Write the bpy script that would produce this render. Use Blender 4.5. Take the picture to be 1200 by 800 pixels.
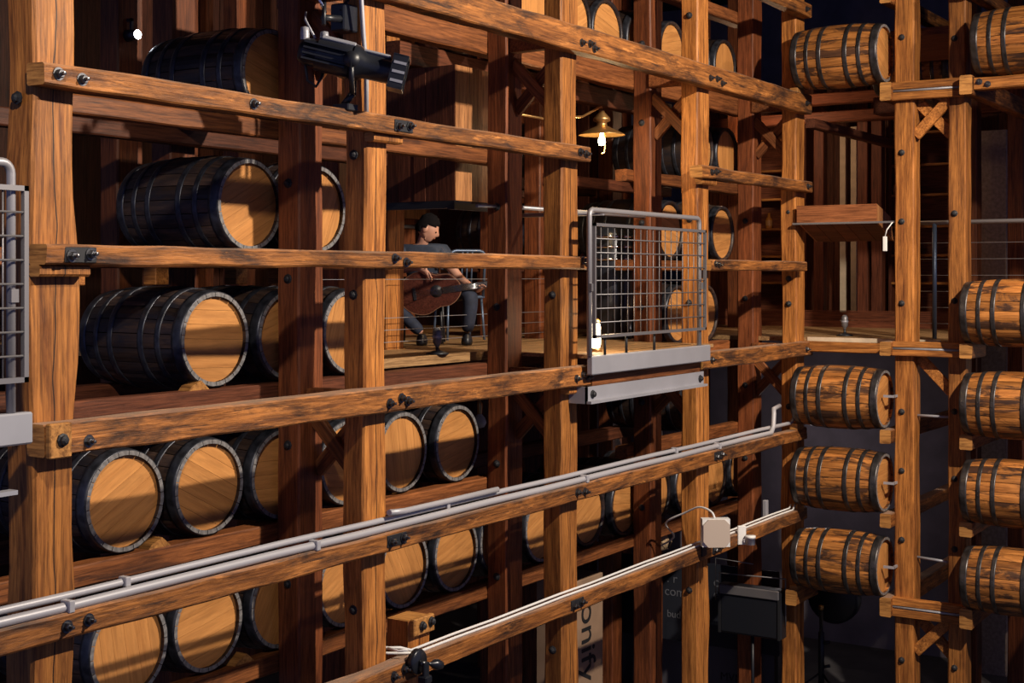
import bpy, bmesh, math, random
from mathutils import Vector, Matrix, Euler, noise

# ------------------------------------------------------------------ scene, camera, light
sc = bpy.context.scene
for o in list(bpy.data.objects): bpy.data.objects.remove(o)
COL = sc.collection
PI = math.pi
FLOOR = -4.8          # heights are measured from the camera's eye level

cd = bpy.data.cameras.new('camera'); cam = bpy.data.objects.new('camera', cd); COL.objects.link(cam)
cam.location = (0, -5.5, 0)
YAW = math.atan(1050 / 1640)                    # facade runs along +X
cam.rotation_euler = (PI / 2, 0, -(PI / 2 - YAW))
cd.sensor_fit = 'HORIZONTAL'; cd.sensor_width = 36; cd.lens = 36 * 1640 / 1200
cd.shift_y = -(400 - 323) / 1200
cd.clip_end = 200
sc.camera = cam

w = bpy.data.worlds.new('world'); sc.world = w; w.use_nodes = True
w.node_tree.nodes['Background'].inputs[0].default_value = (0.26, 0.33, 0.80, 1)
w.node_tree.nodes['Background'].inputs[1].default_value = 0.32

vs = sc.view_settings
vs.view_transform = 'Standard'; vs.look = 'None'; vs.gamma = 1.0; vs.use_curve_mapping = False
vs.exposure = 0.0

def spot(name, loc, target, power, size_deg, blend, radius, color):
    l = bpy.data.lights.new(name, 'SPOT'); l.energy = power; l.spot_size = math.radians(size_deg)
    l.spot_blend = blend; l.shadow_soft_size = radius; l.color = color
    o = bpy.data.objects.new(name, l); COL.objects.link(o); o.location = loc
    d = Vector(target) - Vector(loc); o.rotation_euler = d.to_track_quat('-Z', 'Y').to_euler()
    return o
def point(name, loc, power, radius, color):
    l = bpy.data.lights.new(name, 'POINT'); l.energy = power; l.shadow_soft_size = radius; l.color = color
    o = bpy.data.objects.new(name, l); COL.objects.link(o); o.location = loc
    return o
WARM = (1.0, 0.80, 0.60); NEUT = (1.0, 0.87, 0.71)
spot('key_spot', (8.4, -6.2, 3.9), (8.8, 0, -0.3), 3700, 120, 0.6, 0.10, NEUT)
spot('left_spot', (2.0, -3.4, 2.7), (4.3, 0, 0.6), 800, 44, 0.8, 0.10, NEUT)
spot('wing_spot', (10.0, -6.4, 4.5), (14.1, -1.9, -0.8), 1250, 42, 0.6, 0.10, WARM)
spot('far_spot', (12.6, -7.0, 4.2), (12.2, 0, 0.2), 480, 70, 0.7, 0.10, WARM)

# ------------------------------------------------------------------ materials
def mat_new(name):
    m = bpy.data.materials.new(name); m.use_nodes = True
    nt = m.node_tree; b = nt.nodes['Principled BSDF']
    return m, nt, b
def plain(name, col, rough=0.5, metal=0.0, emit=None, estr=0.0, spec=0.5, noise_amt=0.0, noise_scale=20):
    m, nt, b = mat_new(name)
    b.inputs['Roughness'].default_value = rough; b.inputs['Metallic'].default_value = metal
    b.inputs['Specular IOR Level'].default_value = spec
    if noise_amt > 0:
        tc = nt.nodes.new('ShaderNodeTexCoord'); n = nt.nodes.new('ShaderNodeTexNoise')
        n.inputs['Scale'].default_value = noise_scale; n.inputs['Detail'].default_value = 6
        nt.links.new(tc.outputs['Object'], n.inputs['Vector'])
        r = nt.nodes.new('ShaderNodeValToRGB')
        r.color_ramp.elements[0].position = 0.35; r.color_ramp.elements[1].position = 0.7
        r.color_ramp.elements[0].color = tuple(c * (1 - noise_amt) for c in col) + (1,)
        r.color_ramp.elements[1].color = tuple(min(1, c * (1 + noise_amt)) for c in col) + (1,)
        nt.links.new(n.outputs['Fac'], r.inputs[0]); nt.links.new(r.outputs[0], b.inputs['Base Color'])
    else:
        b.inputs['Base Color'].default_value = tuple(col) + (1,)
    if emit:
        b.inputs['Emission Color'].default_value = tuple(emit) + (1,); b.inputs['Emission Strength'].default_value = estr
    return m

def wood(name, axis, light, dark, stain=(0.012, 0.009, 0.010), stain_lo=0.60, stain_hi=0.74, crack=False,
         rough=0.55, fine=70, hue_var=0.35, bump=0.35, patch=False, grain=0.85, top_light=False):
    m, nt, b = mat_new(name); N = nt.nodes; L = nt.links
    tc = N.new('ShaderNodeTexCoord'); oi = N.new('ShaderNodeObjectInfo')
    mul = N.new('ShaderNodeMath'); mul.operation = 'MULTIPLY'; mul.inputs[1].default_value = 37.0
    L.new(oi.outputs['Random'], mul.inputs[0])
    add = N.new('ShaderNodeVectorMath'); add.operation = 'ADD'
    L.new(tc.outputs['Object'], add.inputs[0]); L.new(mul.outputs[0], add.inputs[1])
    def mapped(al, ac):
        mp = N.new('ShaderNodeMapping'); s = [ac, ac, ac]; s['XYZ'.index(axis)] = al
        mp.inputs['Scale'].default_value = s; L.new(add.outputs[0], mp.inputs['Vector']); return mp
    def nz(al, ac, detail, dist=0.0):
        n = N.new('ShaderNodeTexNoise'); n.inputs['Scale'].default_value = 1.0; n.inputs['Detail'].default_value = detail
        n.inputs['Distortion'].default_value = dist; n.inputs['Roughness'].default_value = 0.68
        L.new(mapped(al, ac).outputs[0], n.inputs['Vector']); return n
    n1 = nz(1.1, 13, 7, 0.9); n2 = nz(3.2, fine, 6, 0.6); n3 = nz(1.7, 6.0, 8, 0.7)
    r1 = N.new('ShaderNodeValToRGB'); e = r1.color_ramp.elements
    e[0].position = 0.30; e[0].color = tuple(dark) + (1,)
    e[1].position = 0.68; e[1].color = tuple(light) + (1,)
    L.new(n1.outputs['Fac'], r1.inputs[0])
    # fine grain multiply
    r2 = N.new('ShaderNodeValToRGB'); e = r2.color_ramp.elements
    e[0].position = 0.36; e[0].color = (0.34, 0.29, 0.26, 1); e[1].position = 0.58; e[1].color = (1.15, 1.12, 1.06, 1)
    L.new(n2.outputs['Fac'], r2.inputs[0])
    mx = N.new('ShaderNodeMix'); mx.data_type = 'RGBA'; mx.blend_type = 'MULTIPLY'; mx.inputs[0].default_value = grain
    L.new(r1.outputs[0], mx.inputs[6]); L.new(r2.outputs[0], mx.inputs[7])
    # per-piece tone
    tone = N.new('ShaderNodeMapRange'); tone.inputs[3].default_value = 1 - hue_var; tone.inputs[4].default_value = 1 + hue_var * 0.6
    L.new(oi.outputs['Random'], tone.inputs[0])
    mt = N.new('ShaderNodeMix'); mt.data_type = 'RGBA'; mt.blend_type = 'MULTIPLY'; mt.inputs[0].default_value = 1
    L.new(mx.outputs[2], mt.inputs[6]); L.new(tone.outputs[0], mt.inputs[7])
    # dark stains
    r3 = N.new('ShaderNodeValToRGB'); e = r3.color_ramp.elements
    e[0].position = stain_lo; e[0].color = (0, 0, 0, 1); e[1].position = stain_hi; e[1].color = (0.85, 0.85, 0.85, 1)
    L.new(n3.outputs['Fac'], r3.inputs[0])
    ms = N.new('ShaderNodeMix'); ms.data_type = 'RGBA'; ms.inputs[7].default_value = tuple(stain) + (1,)
    L.new(r3.outputs[0], ms.inputs[0]); L.new(mt.outputs[2], ms.inputs[6])
    out = ms.outputs[2]
    if patch:                                              # raw chipped patches and short charred streaks
        for al, ac, lo, hi, c in ((3.5, 22, 0.58, 0.70, tuple(min(1, q * 1.3) for q in light)), (3.0, 30, 0.57, 0.66, (0.016, 0.010, 0.009))):
            n5 = nz(al, ac, 8, 0.25); r5 = N.new('ShaderNodeValToRGB'); e5 = r5.color_ramp.elements
            e5[0].position = lo; e5[0].color = (0, 0, 0, 1); e5[1].position = hi; e5[1].color = (0.8, 0.8, 0.8, 1)
            L.new(n5.outputs['Fac'], r5.inputs[0])
            m5 = N.new('ShaderNodeMix'); m5.data_type = 'RGBA'; m5.inputs[7].default_value = c + (1,)
            L.new(r5.outputs[0], m5.inputs[0]); L.new(out, m5.inputs[6]); out = m5.outputs[2]
    if top_light:                                               # upward faces mixed paler: light from above put into the colour
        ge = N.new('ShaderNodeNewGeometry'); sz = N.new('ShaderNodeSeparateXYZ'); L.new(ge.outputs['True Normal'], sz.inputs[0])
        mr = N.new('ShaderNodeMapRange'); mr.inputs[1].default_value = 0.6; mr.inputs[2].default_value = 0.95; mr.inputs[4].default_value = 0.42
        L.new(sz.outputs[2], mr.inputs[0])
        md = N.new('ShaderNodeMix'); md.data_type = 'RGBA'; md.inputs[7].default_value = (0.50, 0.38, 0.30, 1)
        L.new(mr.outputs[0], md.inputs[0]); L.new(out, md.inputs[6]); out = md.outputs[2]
    if crack:
        sep = N.new('ShaderNodeSeparateXYZ'); L.new(tc.outputs['Object'], sep.inputs[0])
        n4 = nz(0.7, 0.0, 3)
        s = N.new('ShaderNodeMath'); s.operation = 'MULTIPLY_ADD'; s.inputs[1].default_value = 0.16; s.inputs[2].default_value = -0.085
        L.new(n4.outputs['Fac'], s.inputs[0])
        ad = N.new('ShaderNodeMath'); ad.operation = 'ADD'
        L.new(sep.outputs[0], ad.inputs[0]); L.new(s.outputs[0], ad.inputs[1])
        ab = N.new('ShaderNodeMath'); ab.operation = 'ABSOLUTE'; L.new(ad.outputs[0], ab.inputs[0])
        lt = N.new('ShaderNodeMath'); lt.operation = 'LESS_THAN'; lt.inputs[1].default_value = 0.0035
        L.new(ab.outputs[0], lt.inputs[0])
        mc = N.new('ShaderNodeMix'); mc.data_type = 'RGBA'; mc.inputs[7].default_value = (0.02, 0.01, 0.006, 1)
        L.new(lt.outputs[0], mc.inputs[0]); L.new(out, mc.inputs[6]); out = mc.outputs[2]
    L.new(out, b.inputs['Base Color'])
    b.inputs['Roughness'].default_value = rough; b.inputs['Specular IOR Level'].default_value = 0.3
    bp = N.new('ShaderNodeBump'); bp.inputs['Strength'].default_value = bump; bp.inputs['Distance'].default_value = 0.006
    L.new(n2.outputs['Fac'], bp.inputs['Height']); L.new(bp.outputs[0], b.inputs['Normal'])
    return m

M = {}
LT = (0.60, 0.242, 0.058); DK = (0.165, 0.050, 0.013)
M['postZ'] = wood('post_wood', 'Z', LT, DK, stain_lo=0.66, stain_hi=0.85, crack=True)
M['beamX'] = wood('beam_wood', 'X', (0.50, 0.195, 0.050), (0.130, 0.042, 0.012), stain_lo=0.455, stain_hi=0.64, bump=0.9, hue_var=0.2, patch=True, top_light=True)
M['tieY'] = wood('tie_wood', 'Y', LT, DK, stain_lo=0.64, stain_hi=0.82)
M['endg'] = wood('end_grain', 'Y', (0.52, 0.25, 0.075), (0.36, 0.16, 0.045), stain_lo=0.75, stain_hi=0.9, fine=40, hue_var=0.15)
M['shadedZ'] = wood('shaded_post_wood', 'Z', (0.25, 0.075, 0.025), (0.085, 0.024, 0.010), stain_lo=0.60, stain_hi=0.82)  # post wood darkened: shade inside the rack put into its colour
M['shadedX'] = wood('shaded_beam_wood', 'X', (0.33, 0.115, 0.036), (0.115, 0.037, 0.014), stain_lo=0.56, stain_hi=0.76)  # beam wood with the inner shade painted in
M['deepShadeX'] = wood('shaded_rail_wood', 'X', (0.15, 0.048, 0.022), (0.07, 0.022, 0.012))  # darker still, shade on the hidden rails is part of the colour
M['dimShadeZ'] = wood('shaded_partition_wood', 'Z', (0.085, 0.028, 0.016), (0.045, 0.014, 0.009))  # far planks darkened to paint in the shade behind the rack
M['dkwoodZ'] = wood('panel_wood', 'Z', (0.20, 0.062, 0.030), (0.10, 0.030, 0.016), stain_lo=0.7, stain_hi=0.9)
M['dkwoodY'] = wood('panel_wood_long', 'Y', (0.22, 0.070, 0.032), (0.12, 0.036, 0.018), stain_lo=0.75, stain_hi=0.95)
M['boxwood'] = wood('box_plank_wood', 'Z', (0.46, 0.215, 0.085), (0.24, 0.095, 0.036), stain_lo=0.72, stain_hi=0.9, hue_var=0.45)
M['staveD'] = wood('dark_stave_wood', 'Y', (0.085, 0.050, 0.034), (0.020, 0.016, 0.018), stain=(0.012, 0.013, 0.020), stain_lo=0.44, stain_hi=0.62, rough=0.42, hue_var=0.7, fine=45, grain=0.6)
M['staveL'] = wood('amber_stave_wood', 'Y', (0.52, 0.215, 0.058), (0.24, 0.084, 0.022), stain=(0.016, 0.012, 0.014), stain_lo=0.485, stain_hi=0.56, rough=0.40, hue_var=0.40, fine=50, grain=0.7)
M['chimeW'] = plain('chime_end_wood', (0.20, 0.19, 0.19), 0.5, noise_amt=0.35, noise_scale=25)
M['head'] = wood('head_wood', 'X', (0.62, 0.285, 0.088), (0.47, 0.196, 0.055), stain=(0.20, 0.085, 0.028), stain_lo=0.58, stain_hi=0.85, rough=0.5, fine=30, hue_var=0.13, bump=0.08, grain=0.28)
M['hoopD'] = plain('dark_hoop_steel', (0.045, 0.048, 0.062), 0.38, 0.55, noise_amt=0.5, noise_scale=18)
M['hoopL'] = plain('grey_hoop_steel', (0.055, 0.050, 0.052), 0.36, 0.6, noise_amt=0.5, noise_scale=14)
M['iron'] = plain('black_iron', (0.020, 0.020, 0.024), 0.6, 0.3)
M['bolt'] = plain('bolt_steel', (0.12, 0.12, 0.13), 0.35, 0.9)
M['galv'] = plain('galvanised_steel', (0.36, 0.36, 0.40), 0.48, 0.3, noise_amt=0.06, noise_scale=4)
M['mesh'] = plain('mesh_steel', (0.20, 0.19, 0.20), 0.45, 0.5)
M['railpipe'] = plain('railing_tube', (0.30, 0.29, 0.31), 0.42, 0.4)
M['pipe'] = plain('grey_conduit', (0.42, 0.41, 0.44), 0.42, 0.15)
M['black'] = plain('black_plastic', (0.012, 0.013, 0.018), 0.42)
M['blackg'] = plain('black_gloss_metal', (0.020, 0.022, 0.030), 0.28, 0.3)
M['navy'] = plain('navy_metal', (0.10, 0.14, 0.22), 0.4, 0.5)
M['white'] = plain('white_plastic', (0.75, 0.74, 0.73), 0.45)
M['beige'] = plain('beige_grille', (0.52, 0.42, 0.35), 0.6)
M['brass'] = plain('aged_brass', (0.52, 0.30, 0.11), 0.35, 0.85)
M['bulb'] = plain('lit_bulb', (1, 0.9, 0.7), 0.3, emit=(1.0, 0.78, 0.42), estr=40)
M['lantern'] = plain('lit_lantern', (1, 0.9, 0.8), 0.3, emit=(1.0, 0.80, 0.55), estr=12)
M['glare'] = plain('lit_spot_lens', (1, 1, 1), 0.3, emit=(0.85, 0.9, 1.0), estr=30)
M['glass'] = plain('clear_bulb_glass', (0.55, 0.55, 0.52), 0.08, 0.0)
M['plaster'] = plain('dark_plaster', (0.22, 0.19, 0.225), 0.85, noise_amt=0.15, noise_scale=3)
M['plaster_tan'] = plain('tan_render', (0.34, 0.26, 0.21), 0.9, noise_amt=0.22, noise_scale=26)
M['concrete'] = plain('floor_concrete', (0.06, 0.055, 0.06), 0.8, noise_amt=0.3, noise_scale=2)
M['ceil'] = plain('ceiling_dark', (0.035, 0.03, 0.032), 0.9)
M['deck'] = wood('deck_boards', 'X', (0.44, 0.27, 0.13), (0.32, 0.18, 0.08), stain_lo=0.7, stain_hi=0.95, hue_var=0.1)
M['pale'] = plain('pale_batten', (0.62, 0.50, 0.36), 0.6, noise_amt=0.12, noise_scale=9)
M['card'] = plain('cardboard', (0.30, 0.19, 0.12), 0.8, noise_amt=0.1, noise_scale=6)
M['ink'] = plain('black_print', (0.010, 0.010, 0.012), 0.7)
M['greyink'] = plain('grey_print', (0.11, 0.115, 0.14), 0.7)
M['banner'] = plain('black_banner', (0.010, 0.013, 0.024), 0.7)
M['greybox'] = plain('grey_panel', (0.085, 0.080, 0.10), 0.75)
M['skin'] = plain('skin', (0.52, 0.27, 0.19), 0.5)
M['hair'] = plain('black_hair', (0.006, 0.005, 0.006), 0.95, spec=0.1)
M['shirt'] = plain('dark_blue_shirt', (0.028, 0.038, 0.065), 0.8, noise_amt=0.2)
M['jeans'] = plain('navy_jeans', (0.014, 0.020, 0.042), 0.8, noise_amt=0.25)
M['guitar'] = wood('guitar_mahogany', 'X', (0.11, 0.034, 0.022), (0.07, 0.020, 0.014), stain_lo=0.8, stain_hi=0.95, rough=0.3, bump=0.05)
M['binding'] = plain('guitar_binding', (0.24, 0.12, 0.07), 0.4)
M['spruce'] = plain('guitar_top', (0.50, 0.28, 0.11), 0.35)
M['jute'] = plain('jute_twine', (0.36, 0.25, 0.15), 0.9, noise_amt=0.4, noise_scale=60)
M['amberglass'] = plain('amber_bottle', (0.45, 0.19, 0.04), 0.15)
M['chrome'] = plain('chrome', (0.8, 0.8, 0.82), 0.15, 1.0)

# ------------------------------------------------------------------ mesh helpers
class MB:
    def __init__(s): s.v = []; s.f = []; s.mi = []; s.sm = []
    def add(s, verts, faces, mi=0, smooth=False):
        n = len(s.v); s.v += [tuple(p) for p in verts]
        for f in faces: s.f.append(tuple(i + n for i in f)); s.mi.append(mi); s.sm.append(smooth)
        return s
    def box(s, a, b, mi=0, ch=0.0):
        x0, y0, z0 = a; x1, y1, z1 = b
        if ch <= 0:
            v = [(x, y, z) for z in (z0, z1) for y in (y0, y1) for x in (x0, x1)]
            return s.add(v, [(0, 2, 3, 1), (4, 5, 7, 6), (0, 1, 5, 4), (2, 6, 7, 3), (0, 4, 6, 2), (1, 3, 7, 5)], mi)
        bm = bmesh.new(); bmesh.ops.create_cube(bm, size=1)
        for vv in bm.verts:
            vv.co = Vector(((x0 + x1) / 2 + vv.co.x * (x1 - x0), (y0 + y1) / 2 + vv.co.y * (y1 - y0), (z0 + z1) / 2 + vv.co.z * (z1 - z0)))
        bmesh.ops.bevel(bm, geom=bm.edges[:], offset=ch, segments=1, affect='EDGES')
        bm.verts.index_update(); bm.normal_update()
        v = [q.co[:] for q in bm.verts]; f = [tuple(q.index for q in fc.verts) for fc in bm.faces]; bm.free()
        return s.add(v, f, mi)
    def tube(s, pts, r, n=8, mi=0, cap=True, smooth=True):
        pts = [Vector(p) for p in pts]; rr = r if isinstance(r, (list, tuple)) else [r] * len(pts)
        rings = []; up = None
        for i, p in enumerate(pts):
            if i == 0: d = pts[1] - p
            elif i == len(pts) - 1: d = p - pts[i - 1]
            else: d = (pts[i + 1] - p).normalized() + (p - pts[i - 1]).normalized()
            d.normalize()
            if up is None: up = Vector((0, 0, 1)) if abs(d.z) < 0.9 else Vector((1, 0, 0))
            a = d.cross(up).normalized(); bb = a.cross(d).normalized(); up = bb
            rings.append([p + (a * math.cos(2 * PI * k / n) + bb * math.sin(2 * PI * k / n)) * rr[i] for k in range(n)])
        v = [q for ring in rings for q in ring]; f = []
        for i in range(len(pts) - 1):
            for k in range(n):
                k2 = (k + 1) % n; f.append((i * n + k, i * n + k2, (i + 1) * n + k2, (i + 1) * n + k))
        s.add(v, f, mi, smooth)
        if cap:
            s.add(rings[0], [tuple(range(n))[::-1]][::-1], mi); s.add(rings[-1], [tuple(range(n))[::-1]], mi)
        return s
    def lathe(s, prof, n=24, origin=(0, 0, 0), axis='Z', mi=0, smooth=True):
        o = Vector(origin); v = []
        for r, h in prof:
            for k in range(n):
                c, q = math.cos(2 * PI * k / n) * r, math.sin(2 * PI * k / n) * r
                p = {'Z': (c, q, h), 'Y': (c, h, q), 'X': (h, c, q)}[axis]
                v.append(o + Vector(p))
        f = []
        for i in range(len(prof) - 1):
            for k in range(n):
                k2 = (k + 1) % n
                q = (i * n + k, i * n + k2, (i + 1) * n + k2, (i + 1) * n + k)
                f.append(q if axis != 'Y' else q[::-1])
        return s.add(v, f, mi, smooth)
    def prism(s, poly, d0, d1, plane='XZ', mi=0):
        n = len(poly)
        def P(u, w, d): return {'XZ': (u, d, w), 'XY': (u, w, d), 'YZ': (d, u, w)}[plane]
        v = [P(u, w, d0) for u, w in poly] + [P(u, w, d1) for u, w in poly]
        f = [tuple(range(n)), tuple(range(2 * n - 1, n - 1, -1))]
        for i in range(n): j = (i + 1) % n; f.append((i, i + n, j + n, j))
        return s.add(v, f, mi)
    def xf(s, mtx):
        s.v = [tuple(mtx @ Vector(p)) for p in s.v]; return s
    def mesh(s, name, mats):
        me = bpy.data.meshes.new(name); me.from_pydata(s.v, [], s.f)
        for m in (mats if isinstance(mats, (list, tuple)) else [mats]): me.materials.append(m)
        for p, i, q in zip(me.polygons, s.mi, s.sm): p.material_index = i; p.use_smooth = q
        bm = bmesh.new(); bm.from_mesh(me); bmesh.ops.remove_doubles(bm, verts=bm.verts, dist=1e-5)
        bmesh.ops.recalc_face_normals(bm, faces=bm.faces); bm.to_mesh(me); bm.free()
        return me
    def build(s, name, mats, parent=None, loc=(0, 0, 0), rot=(0, 0, 0)):
        return link(name, s.mesh(name, mats), parent, loc, rot)

def link(name, me, parent=None, loc=(0, 0, 0), rot=(0, 0, 0)):
    o = bpy.data.objects.new(name, me); COL.objects.link(o); o.location = loc; o.rotation_euler = rot
    if parent: o.parent = parent
    return o
def tag(o, label, cat, group=None):
    o['label'] = label; o['category'] = cat
    if group: o['group'] = group
    return o
def thing(name, label, cat, loc=(0, 0, 0), rot=(0, 0, 0), group=None):
    o = bpy.data.objects.new(name, None); COL.objects.link(o); o.location = loc; o.rotation_euler = rot
    o.empty_display_size = 0.1
    return tag(o, label, cat, group)
def struct(o): o['kind'] = 'structure'; return o

def timber(name, a, b, axis, mat, seed, rough=0.006, wav=0.0, ch=0.012, step=0.16, parent=None, live=()):
    """hewn timber between corners a and b, long axis 'X','Y' or 'Z'; sides slightly uneven, edges chamfered."""
    a = Vector(a); b = Vector(b); c = (a + b) / 2; h = (b - a) / 2
    ai = 'XYZ'.index(axis); ui, wi = [i for i in range(3) if i != ai]
    L = h[ai]; n = max(3, int(2 * L / step)); U, W = h[ui], h[wi]
    k = min(ch, U * 0.4, W * 0.4)
    base = [(-U + k, -W), (U - k, -W), (U, -W + k), (U, W - k), (U - k, W), (-U + k, W), (-U, W - k), (-U, -W + k)]
    v = []; f = []
    for i in range(n + 1):
        t = -L + 2 * L * i / n
        for j, (u, q) in enumerate(base):
            p = Vector((t * 2.3 + seed * 7.1, u * 9 + seed, q * 9 - seed))
            du = noise.noise(p) * rough; dq = noise.noise(p + Vector((31, 7, 3))) * rough
            su = 1 if u > 0 else -1; sq = 1 if q > 0 else -1
            if wav:
                wv = noise.noise(Vector((t * 0.9 + seed * 3.3, su * 5.0, 0))) * wav
                du += wv * su if (su in live or not live) else 0
            p3 = [0, 0, 0]; p3[ai] = t; p3[ui] = u + du; p3[wi] = q + dq
            v.append(tuple(p3))
    m = MB()
    for i in range(n):
        for j in range(8):
            j2 = (j + 1) % 8; f.append((i * 8 + j, i * 8 + j2, (i + 1) * 8 + j2, (i + 1) * 8 + j))
    m.add(v, f, 0)
    m.add(v[:8], [tuple(range(8))], 1); m.add(v[-8:], [tuple(range(8))], 1)
    mats = [mat, M['endg'] if mat in (M['postZ'], M['beamX'], M['tieY']) else mat]
    return m.build(name, mats, parent, c)

def bolt_mesh(r=0.022):
    m = MB(); m.lathe([(0.0001, 0), (r * 1.45, 0), (r * 1.45, 0.006), (0.0001, 0.006)], 14, smooth=False)
    m.lathe([(r, 0.006), (r, 0.024), (r * 0.85, 0.029), (0.0001, 0.029)], 6, smooth=False)
    m.lathe([(r * 0.42, 0.029), (r * 0.42, 0.05), (0.0001, 0.052)], 8, smooth=False)
    return m.mesh('bolt', M['bolt'])
BOLT = bolt_mesh(); 
def dome_mesh(r=0.03):
    m = MB(); m.lathe([(r * 1.1, 0), (r * 1.1, 0.008), (r * 0.8, 0.012), (r * 0.75, 0.024), (r * 0.4, 0.032), (0.0001, 0.033)], 8, smooth=False)
    return m.mesh('bolt', M['iron'])
DOME = dome_mesh()
ROT = {'-Y': (PI / 2, 0, 0), '-X': (0, -PI / 2, 0)}
def bolt(par, wx, wy, wz, face='-Y', me=None):
    o = link('bolt', me or BOLT, par, Vector((wx, wy, wz)) - par.location, ROT[face]); return o
def plate(par, x, y, z, wdt=0.19, hgt=0.075):
    p = MB().box((-wdt / 2, -0.008, -hgt / 2), (wdt / 2, 0.004, hgt / 2), 0, 0.003).build('bolt_plate', M['iron'], par, Vector((x, y, z)) - par.location)
    for s in (-1, 1): link('bolt', BOLT, p, (s * wdt * 0.3, -0.008, 0.005 * s), ROT['-Y'])

# ------------------------------------------------------------------ room shell
def slab(name, a, b, m): return struct(MB().box(a, b).build(name, m))
slab('floor', (-2, -12, FLOOR - 0.2), (26, 9.2, FLOOR), M['concrete'])
slab('ceiling', (-2, -12, 5.4), (26, 9.2, 5.6), M['ceil'])
slab('wall_back', (-2, 9.0, FLOOR), (26, 9.2, 5.4), M['plaster'])
slab('wall_wing', (17.75, -9, FLOOR), (17.9, 4.5, -0.72), M['plaster'])
slab('wall_right', (25.8, -12, FLOOR), (26, 9.0, 5.4), M['plaster'])

# ------------------------------------------------------------------ timber frame of the rack
PX = [4.49, 6.99, 9.43, 11.88, 14.34]           # post lines along the facade
TOP = 5.4
LEV = {'T': (1.73, 1.93), 'A': (0.895, 1.005), 'B': (0.05, 0.15), 'C': (-0.855, -0.70), 'D': (-1.735, -1.61), 'E': (-2.585, -2.455), 'F': (-3.45, -3.26), 'U': (2.76, 2.90), 'V': (3.60, 3.73)}
RAIL = dict(LEV); RAIL['T'] = (1.77, 1.96); RAIL['A'] = (0.90, 1.01); RAIL['E'] = (-2.59, -2.465)

front_lab = ['thickest timber post with a wavy live edge, square beam ends bolted across it',
             'timber post with a long vertical crack behind the black stage spotlight',
             'timber post beside the caged balcony, three beams ending on it',
             'timber post at the balcony side carrying the white speaker box beam',
             'timber post at the inner corner where the facade meets the wing']
back_lab = [None, 'dark inner timber post paired behind the cracked post of the spotlight',
            'dark inner timber post right beside the boarded box and guitarist',
            'dark inner timber post behind the mesh railing of the balcony',
            'dark inner timber post paired behind the inner corner post']
front_posts = []; back_posts = []
WID = [0.255, 0.23, 0.25, 0.25, 0.25]
for i, x in enumerate(PX):
    h = WID[i] / 2
    p = timber('timber_post', (x - h, 0, FLOOR), (x + h, 0.17 if i else 0.20, TOP), 'Z', M['postZ'], 3 + i, 0.010, (0.065, 0.03, 0.02, 0.015, 0.03)[i], 0.014)
    tag(p, front_lab[i], 'post', 'front posts of the rack'); front_posts.append(p)
for i, x in enumerate(PX):
    if i == 0: continue
    x += (0, 0, 0.03, 0.09, 0.09)[i]
    p = timber('timber_post', (x - 0.12, 0.53, FLOOR), (x + 0.12, 0.72, TOP), 'Z', M['shadedZ'], 13 + i, 0.008, 0.012, 0.012)
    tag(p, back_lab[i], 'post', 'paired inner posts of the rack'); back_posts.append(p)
inner = []
for yy in (1.70, 2.23, 3.40, 3.93):
    for i, x in enumerate(PX + [16.8]):
        if i == 0 or (i == 1 and yy > 3): continue
        if yy == 1.70 and i == 2: continue
        p = timber('timber_post', (x - 0.12, yy, FLOOR), (x + 0.12, yy + 0.19, TOP), 'Z', M['shadedZ'], 40 + i + yy, 0.006, 0.01, 0.012, 0.3)
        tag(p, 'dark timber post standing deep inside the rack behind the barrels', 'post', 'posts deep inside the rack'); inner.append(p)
p = timber('timber_post', (9.31, 1.70, FLOOR), (9.55, 1.89, TOP), 'Z', M['postZ'], 77, 0.006, 0.02, 0.012)
tag(p, 'orange timber post close behind the seated guitarist', 'post')

# bolts on the side faces of posts
for px, zs in ((1, (0.60, -0.02, -1.1, -2.0)), (2, (2.35, 0.55, -0.25, -1.5, -2.4)), (3, (2.2, 1.45, 0.5, -0.3, -1.2, -2.2)), (4, (0.6, -0.25, -1.2, -2.0, -2.9))):
    for z in zs: bolt(back_posts[px - 1], back_posts[px - 1].location.x - 0.115, 0.625, z, '-X', DOME)
bolt(front_posts[0], PX[0] - 0.125, 0.10, 0.85, '-X', DOME)
for i, zs in ((1, (0.76, -0.12, -2.1)), (2, (-0.15, -2.9)), (3, (2.4, 0.52, -0.25, -2.9)), (4, (0.68, -0.03, -0.3, -1.4))):
    for z in zs: bolt(front_posts[i], PX[i] - WID[i] / 2 + 0.004, 0.085, z, '-X', DOME)

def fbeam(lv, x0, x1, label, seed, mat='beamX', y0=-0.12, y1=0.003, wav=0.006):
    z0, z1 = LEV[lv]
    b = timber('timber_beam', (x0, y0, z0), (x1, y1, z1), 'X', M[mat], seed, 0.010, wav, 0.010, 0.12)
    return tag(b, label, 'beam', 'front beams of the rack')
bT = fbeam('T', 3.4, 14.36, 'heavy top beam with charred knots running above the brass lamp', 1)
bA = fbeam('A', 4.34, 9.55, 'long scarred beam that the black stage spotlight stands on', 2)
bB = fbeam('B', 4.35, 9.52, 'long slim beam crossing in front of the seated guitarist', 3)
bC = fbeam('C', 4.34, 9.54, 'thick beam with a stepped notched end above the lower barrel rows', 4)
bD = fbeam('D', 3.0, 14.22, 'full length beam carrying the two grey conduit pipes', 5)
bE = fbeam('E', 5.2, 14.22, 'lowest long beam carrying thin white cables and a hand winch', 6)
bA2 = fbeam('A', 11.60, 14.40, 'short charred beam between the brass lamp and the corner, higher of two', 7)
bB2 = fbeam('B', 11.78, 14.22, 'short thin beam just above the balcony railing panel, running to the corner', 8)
bC2 = fbeam('C', 11.62, 14.40, 'short dark beam running from the balcony fascia to the inner corner', 9)
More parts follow.
